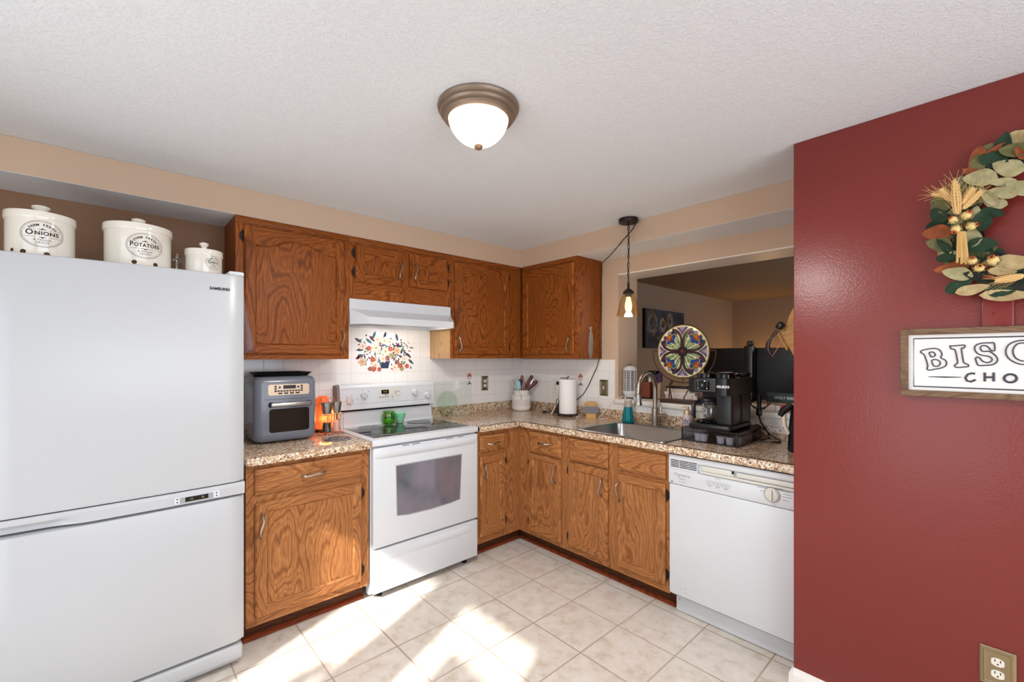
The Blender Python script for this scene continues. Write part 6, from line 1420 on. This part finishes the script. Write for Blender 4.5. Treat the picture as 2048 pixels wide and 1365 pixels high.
def book(name, label, x0, x1, y0, y1, z0, z1, cov, spine=None, st=None, grp='books on the sill', sz=.012):
    t = thing(name, label, 'book', ((x0+x1)/2, (y0+y1)/2, z0), grp); th = .0022
    b = MB(); b.box((x0, y0, z0), (x1, y1, z0+th)); b.box((x0, y0, z1-th), (x1, y1, z1)); b.box((x0, y0, z0+th), (x0+th, y1, z1-th)); b.smooth = False; cv = b.build('cover', mat(name + '_cover', cov, .5), t)
    b = MB(); b.smooth = False; b.box((x0+th+.0003, y0+.003, z0+th+.0003), (x1-.003, y1-.003, z1-th-.0003)); b.build('pages', PAPER, t)
    if st: b = MB(); b.smooth = False; b.text(st, sz, lambda u, v, h: Vector((x0 - h, (y0+y1)/2 - u, (z0+z1)/2 + v)), .0004, 0, bold=.0004); b.build('spine_lettering', mat(name + '_print', spine, .5), cv)
book('white_book', 'thin white book with pale red blocks, lowest of the sill stack', .150, .258, -1.605, -1.372, BZ, BZ+.026, (226, 214, 206))
book('white_book', 'wide white book in the middle of the sill stack', .152, .256, -1.590, -1.362, BZ+.0264, BZ+.046, (222, 216, 210))
book('cream_book', 'cream book on top of the stack below the stained glass', .153, .25, -1.552, -1.384, BZ+.0464, BZ+.072, (204, 190, 172))
t = thing('dark_tray', 'dark folded tablet lying on the stack of white books', 'tablet', (.2, -1.46, BZ+.073)); b = MB(); b.rbox((.152, -1.53, BZ+.0726), (.252, -1.37, BZ+.086), .004); b.build('slab', BLACKP, t)
book('bible', 'teal book lettered HOLY BIBLE at the right end of the sill', .150, .255, -2.250, -2.046, SZ+.0440, SZ+.0985, (44, 66, 70), (200, 206, 206), 'HOLY BIBLE', sz=.023)
t = thing('paper_stack', 'stack of small white boxes and paper under the teal book', 'paper stack', (.15, -2.06, SZ)); b = MB(); b.smooth = False; b.box((.085, -2.110, SZ+.0006), (.20, -1.975, SZ+.034), 0); b.box((.085, -2.150, SZ+.0006), (.20, -2.112, SZ+.030), 0); b.box((.0848, -2.150, SZ+.001), (.085, -2.138, SZ+.030), 1); b.box((.086, -2.252, SZ+.034), (.25, -1.99, SZ+.0435), 2); b.box((.21, -2.252, SZ+.0006), (.25, -1.98, SZ+.0335), 2); b.build('stack', [PAPER, mat('red_stripe', (176, 50, 44), .5), mat('brown_paper', (168, 140, 112), .7)], t)
t = thing('red_tin', 'small red tin on the sill beside the red wall edge', 'tin', (.05, -2.19, SZ)); b = MB(); b.lathe([(0, SZ+.0006), (.016, SZ+.0006), (.016, SZ+.038), (.014, SZ+.041), (0, SZ+.041)], (.055, -2.176, 0), 20); b.build('tin_body', mat('tin_red', (196, 60, 66), .3), t)

# stained glass disc in its stand
GC = Vector((.12, -1.518, 1.431)); RG = .187
t = thing('stained_glass_panel', 'round stained glass panel in a bronze stand on the sill', 'stained glass', (.12, -1.518, BZ))
FG = lambda u, v, h: Vector((GC.x - h, GC.y - u, GC.z + v))
def sg(name, col, tr=.35, rough=.12): return mat(name, col, rough, trans=0.0, spec=.6)
def _mar(name, stops):
    m = mat(name, (200, 210, 190), .14, spec=.6); n = N(m); x, y, z = n.xyz('Object'); a = n.noise(n.comb(x, y, z), 26, 4, .6, 1.0); n.col(n.ramp(a, stops)); b_ = n.b; b_.inputs['Subsurface Weight'].default_value = 0.0; return m
GM = [_mar('opal_cream', [(.3, (190, 196, 150)), (.5, (232, 224, 186)), (.7, (222, 206, 170))]), _mar('opal_green', [(.3, (70, 132, 70)), (.5, (140, 186, 128)), (.7, (208, 222, 180))]), sg('glass_purple', (92, 74, 130)), sg('glass_lilac', (150, 128, 170)), sg('glass_blue', (46, 70, 150)), sg('glass_orange', (190, 110, 30)), sg('glass_red', (176, 48, 24)), mat('glass_dark_plum', (58, 38, 44), .3), mat('lead_line', (30, 26, 24), .45, .4), sg('glass_navy', (40, 48, 84)), sg('glass_olive', (132, 128, 40))]
b = MB(); b.smooth = False
b.prism([(RG*cos(2*pi*i/64), RG*sin(2*pi*i/64)) for i in range(64)], FG, 0, .004, 0)
for s1 in (1, -1):
    for s2 in (1, -1):
        f = lambda a_, r_: (s1*RG*r_*cos(radians(a_)), s2*RG*r_*sin(radians(a_)))
        seg = [8, 19, 30, 41, 49, 60, 71, 82]
        for k, (a0, a1) in enumerate(zip(seg, seg[1:])):
            b.poly([FG(*f(a, r), .0043) for a, r in ((a0, .16), (a1, .16), (a1, .74), (a0, .74))], 1 if (k + (s1 > 0)) % 2 else 0)
        for a in seg[1:-1]: b.ribbon([f(a, .14), f(a, .5), f(a + (3 if a < 45 else -3), .86)], .003, FG, .0050, 8)
        for r in (.42, .60): b.ribbon([f(a, r + .03*sin(a)) for a in range(10, 82, 9)], .0026, FG, .0049, 8)
        # flower cluster on the diagonal
        for da, rr, w, m in ((-13, .66, .10, 4), (13, .66, .10, 4), (0, .56, .11, 4), (-18, .82, .09, 9), (18, .82, .09, 9), (-8, .86, .09, 4), (8, .86, .09, 3), (0, .74, .13, 5), (-9, .74, .08, 5), (10, .75, .07, 10), (-24, .74, .08, 2), (24, .74, .08, 2)):
            p = f(45 + da, rr); w *= .82; b.disc(p, RG*w, FG, .0054 + .0001*m, 12, 8); b.disc(p, RG*w*.86, FG, .0056 + .0001*m, 12, m)
        for da, rr in ((-24, .70), (24, .70), (0, .66), (-6, .90)): b.ball(FG(*f(45+da, rr), .0075), RG*.042, 6, n=10)
        # dark plum bands running along the axes and flaring out to the rim
        for sw in (0, 1):
            g = (lambda x_, y_: (s1*RG*x_, s2*RG*y_)) if sw == 0 else (lambda x_, y_: (s1*RG*y_, s2*RG*x_))
            b.ribbon([g(.14, .035), (g(.45, .04)), g(.60, .075), g(.72, .16), g(.80, .28), g(.85, .40)], [RG*.09, RG*.09, RG*.10, RG*.11, RG*.11, RG*.07], FG, .0066, 7)
for k in range(4):        # fleur shapes at the ends of the cross
    a = k*pi/2; rot = lambda u, v: (RG*(u*cos(a) - v*sin(a)), RG*(u*sin(a) + v*cos(a)))
    b.poly([FG(*rot(*p), .0068) for p in ((.60, 0), (.80, .09), (.95, .12), (.97, 0), (.95, -.12), (.80, -.09))], 0)
    for s_ in (1, -1):
        b.poly([FG(*rot(u, v*s_), .0072) for u, v in ((.64, .01), (.78, .10), (.90, .22), (.93, .16), (.86, .05), (.72, .005))], 2)
        b.poly([FG(*rot(u, v*s_), .0075) for u, v in ((.70, .015), (.82, .06), (.92, .11), (.93, .05), (.82, .012))], 3)
    b.ribbon([rot(.62, 0), rot(.96, 0)], .003, FG, .0078, 8)
b.disc((0, 0), RG*.20, FG, .0072, 24, 8)
for k in range(8): a = 2*pi*k/8; b.ball(FG(RG*.15*cos(a), RG*.15*sin(a), .0078), RG*.05, 7, n=8)
for k in range(5): a = 2*pi*k/5 + .3; b.disc((RG*.075*cos(a), RG*.075*sin(a)), RG*.04, FG, .0085, 10, 7)
b.disc((0, 0), RG*.035, FG, .0088, 10, 6)
b.build('glass_pieces', GM, t)
b = MB(); b.tube([FG(RG*1.005*cos(2*pi*i/72), RG*1.005*sin(2*pi*i/72), .002) for i in range(72)], .0048, 8, closed=True); b.build('rim', mat('rim_brass', (96, 84, 40), .4, .7), t)
b = MB(); RA = RG*1.16
arc = [FG(RA*1.06*sin(a), -.010 - RA*.98*cos(a)*1.0 + .0, 0) for a in [radians(-88 + 176*i/28) for i in range(29)]]
b.tube([FG(-RG*1.02, .004, .0)] + [FG(-RA*1.07, .004, 0)] + arc + [FG(RA*1.07, .004, 0), FG(RG*1.02, .004, .0)], .0042, 6)
b.tube([FG(0, -RG*1.02, 0), FG(0, -RA*.99, 0)], .005, 8)
zl = BZ + .001 - GC.z
for (u0, u1, h1) in ((-.085, -.045, .075), (.085, .045, .075), (-.070, -.110, -.014), (.070, .110, -.014)):
    v0 = -.010 - sqrt(max(0, (RA*.98)**2 - (u0*.92)**2)); b.tube([FG(u0, v0, 0), FG((u0+u1)/2*1.15, (v0*1.4+zl*.6)/2, h1*.7), FG(u1, zl + .02, h1), FG(u1, zl + .004, h1)], .0044, 6)
b.build('stand', COPPERY, t)
b = MB()
# headphones on their wooden board
t = thing('wooden_hook_board', 'light wooden board fixed to the pass-through jamb, by the red wall', 'board', (.15, -2.254, 1.4))
b = MB(); WB = lambda y, z, h: Vector((.15 - h, y, z)); LW = oak('light_pine', False, (236, 190, 128), (222, 172, 108), (190, 136, 78))
b.prism([(-2.2545, 1.715), (-2.205, 1.705), (-2.185, 1.675), (-2.168, 1.640), (-2.160, 1.605), (-2.150, 1.575), (-2.124, 1.545), (-2.189, 1.405), (-2.2545, 1.27)], WB, -.008, .008); b.build('board', LW, t, recalc=True)
b = MB(); b.tube([WB(-2.110, 1.541, .016), WB(-2.162, 1.434, .016)], .0065, 8); b.build('dowel', LW, t)
t = thing('headphones', 'dark brown headphones hung on the light wooden board', 'headphones', (.13, -2.10, 1.49))
b = MB(); b.T = Matrix.Translation(WB(-2.131, 1.580, .034)) @ Matrix.Rotation(radians(35), 4, 'X'); b.rbox((-.028, -.018, -.021), (.028, .018, .021), .010, 3); b.T = None; b.build('ear_cup', BLACKP, t)
b = MB(); b.tube([WB(-2.112, 1.556, .028), WB(-2.098, 1.535, .028), WB(-2.080, 1.512, .028)], [.008, .010, .008], 8, flat=.6); b.tube([WB(-2.080, 1.512, .028), WB(-2.070, 1.496, .028), WB(-2.060, 1.470, .028), WB(-2.058, 1.442, .028), WB(-2.068, 1.415, .028), WB(-2.084, 1.394, .028)], [.004, .010, .013, .013, .010, .004], 8, flat=.6); b.build('headband', mat('dark_leather', (52, 26, 20), .3), t)
b = MB(); b.tube([WB(-2.084, 1.394, .028), WB(-2.110, 1.440, .028), WB(-2.132, 1.491, .022)], .0024, 6); b.build('slider_rod', mat('rose_metal', (170, 110, 100), .35, .8), t)

# ================================================================== FAR ROOM
t = thing('painting', 'dark canvas painting of gold roses on the far room wall', 'painting', (2.45, YF, 1.5))
b = MB(); b.smooth = False; b.box((1.953, YF-.040, 1.500), (2.950, YF-.001, 1.985), 0); CV = mat('canvas_slate', (62, 60, 70), .8); cn = N(CV); x, y, z = cn.xyz('Object'); cn.col(cn.ramp(cn.noise(cn.comb(x, y, z), 4, 4), [(.35, (48, 44, 54)), (.6, (78, 84, 98)), (.75, (66, 58, 62))])); cvo = b.build('canvas', CV, t)
b = MB(); b.smooth = False; b.box((1.952, YF-.0405, 1.4995), (1.953, YF-.001, 1.9855)); b.build('canvas_edge', mat('canvas_edge_brown', (44, 26, 18), .8), t)
PG = lambda u, v, h: Vector((1.953 + u, YF - .0402 - h, 1.5 + v)); gold = [mat('paint_gold', (170, 146, 96), .7), mat('paint_silver', (176, 172, 160), .7), mat('paint_tan', (132, 104, 72), .7)]
b = MB(); b.smooth = False
for cx_, cz_, rx_, rz_ in ((.16, .31, .13, .16), (.42, .28, .09, .11), (.60, .33, .09, .13)):
    for k in range(34):
        f_ = R2.uniform(.35, 1.0); a0 = R2.uniform(0, 2*pi); b.ribbon([(cx_ + rx_*f_*cos(a0 + s_*.22), cz_ + rz_*f_*sin(a0 + s_*.22)*(1 + .04*sin(s_*2))) for s_ in range(R2.randint(4, 9))], R2.uniform(.004, .010), PG, .0002 + k*.00003, R2.choice([0, 0, 1, 2]))
for k in range(40):
    cx_, cz_ = R2.choice([(.42, .22), (.60, .26), (.52, .12), (.30, .10), (.66, .18), (.85, .22)]); a = R2.uniform(.6, 2.6); L_ = R2.uniform(.04, .12)
    b.ribbon([(cx_, cz_), (cx_ + L_*.5*cos(a) + .01, cz_ + L_*.5*sin(a)), (cx_ + L_*cos(a), cz_ + L_*sin(a))], [.002, .009, .001], PG, .0012 + k*.00002, R2.choice([0, 1, 1]))
b.build('brush_strokes', gold, cvo)
t = thing('television', 'ribbed back of a large black television beyond the pass-through', 'television', (.78, -1.95, 0))
b = MB(); b.rbox((.752, -2.62, .86), (.80, -1.385, 1.4600), .004); b.smooth = False; b.box((.7508, -2.615, 1.3785), (.752, -1.39, 1.3815), 1)
for k in range(52): z_ = .90 + k*.0091; b.box((.7505, -2.615, z_), (.752, -1.39, z_+.0042), 2)
b.build('back_panel', [mat('tv_back', (26, 25, 28), .38), mat('tv_seam', (60, 58, 58), .4), mat('tv_rib', (18, 18, 21), .34)], t)
b = MB(); b.rbox((.765, -2.10, .02), (.795, -1.80, .86), .004); b.rbox((.76, -2.25, .0005), (.93, -1.65, .02), .004); b.build('stand', BLACKP, t)
t = thing('tower_speaker', 'slim black upright column standing before the television', 'speaker', (.68, -1.752, 0))
b = MB(); b.rbox((.672, -1.786, .02), (.735, -1.725, 1.475), .006, 2); b.rbox((.66, -1.80, .0005), (.742, -1.71, .02), .004); b.build('column', BLACKP, t); b = MB(); b.rbox((.676, -1.782, 1.4755), (.73, -1.738, 1.512), .014, 3); b.build('top_cap', mat('dark_grey_cap', (70, 66, 62), .35), t)

# ================================================================== OUTSIDE THE SLIDING DOOR
b = MB(); b.box((XL-.06, -2.53, .09), (XL-.03, -2.25, 1.767)); struct(b.build('shadow_panel', WHITEP))  # unseen panel added to cast the inner shadow in the floor's sun patch
RT = random.Random(5); b = MB(); b.smooth = False
for k in range(150):
    y_, z_ = RT.gauss(-1.93, .07), RT.uniform(.2, 1.74); x_ = -4.35 + RT.uniform(-.2, .15); a = RT.uniform(0, pi); d1 = Vector((RT.uniform(-.3, .3), cos(a), sin(a)))*.05; d2 = Vector((RT.uniform(-.3, .3), -sin(a), cos(a)))*.028; c_ = Vector((x_, y_, z_))
    b.poly([c_ - d1, c_ + d2, c_ + d1, c_ - d2])
for k in range(60):
    y_, z_ = RT.gauss(-1.66, .05), RT.uniform(.2, 1.45); c_ = Vector((-4.35, y_, z_)); a = RT.uniform(0, pi); d1 = Vector((0, cos(a), sin(a)))*.05; d2 = Vector((.02, -sin(a), cos(a)))*.03; b.poly([c_ - d1, c_ + d2, c_ + d1, c_ - d2])
o = b.build('outside_shrub', LM[1]); o['kind'] = 'structure'
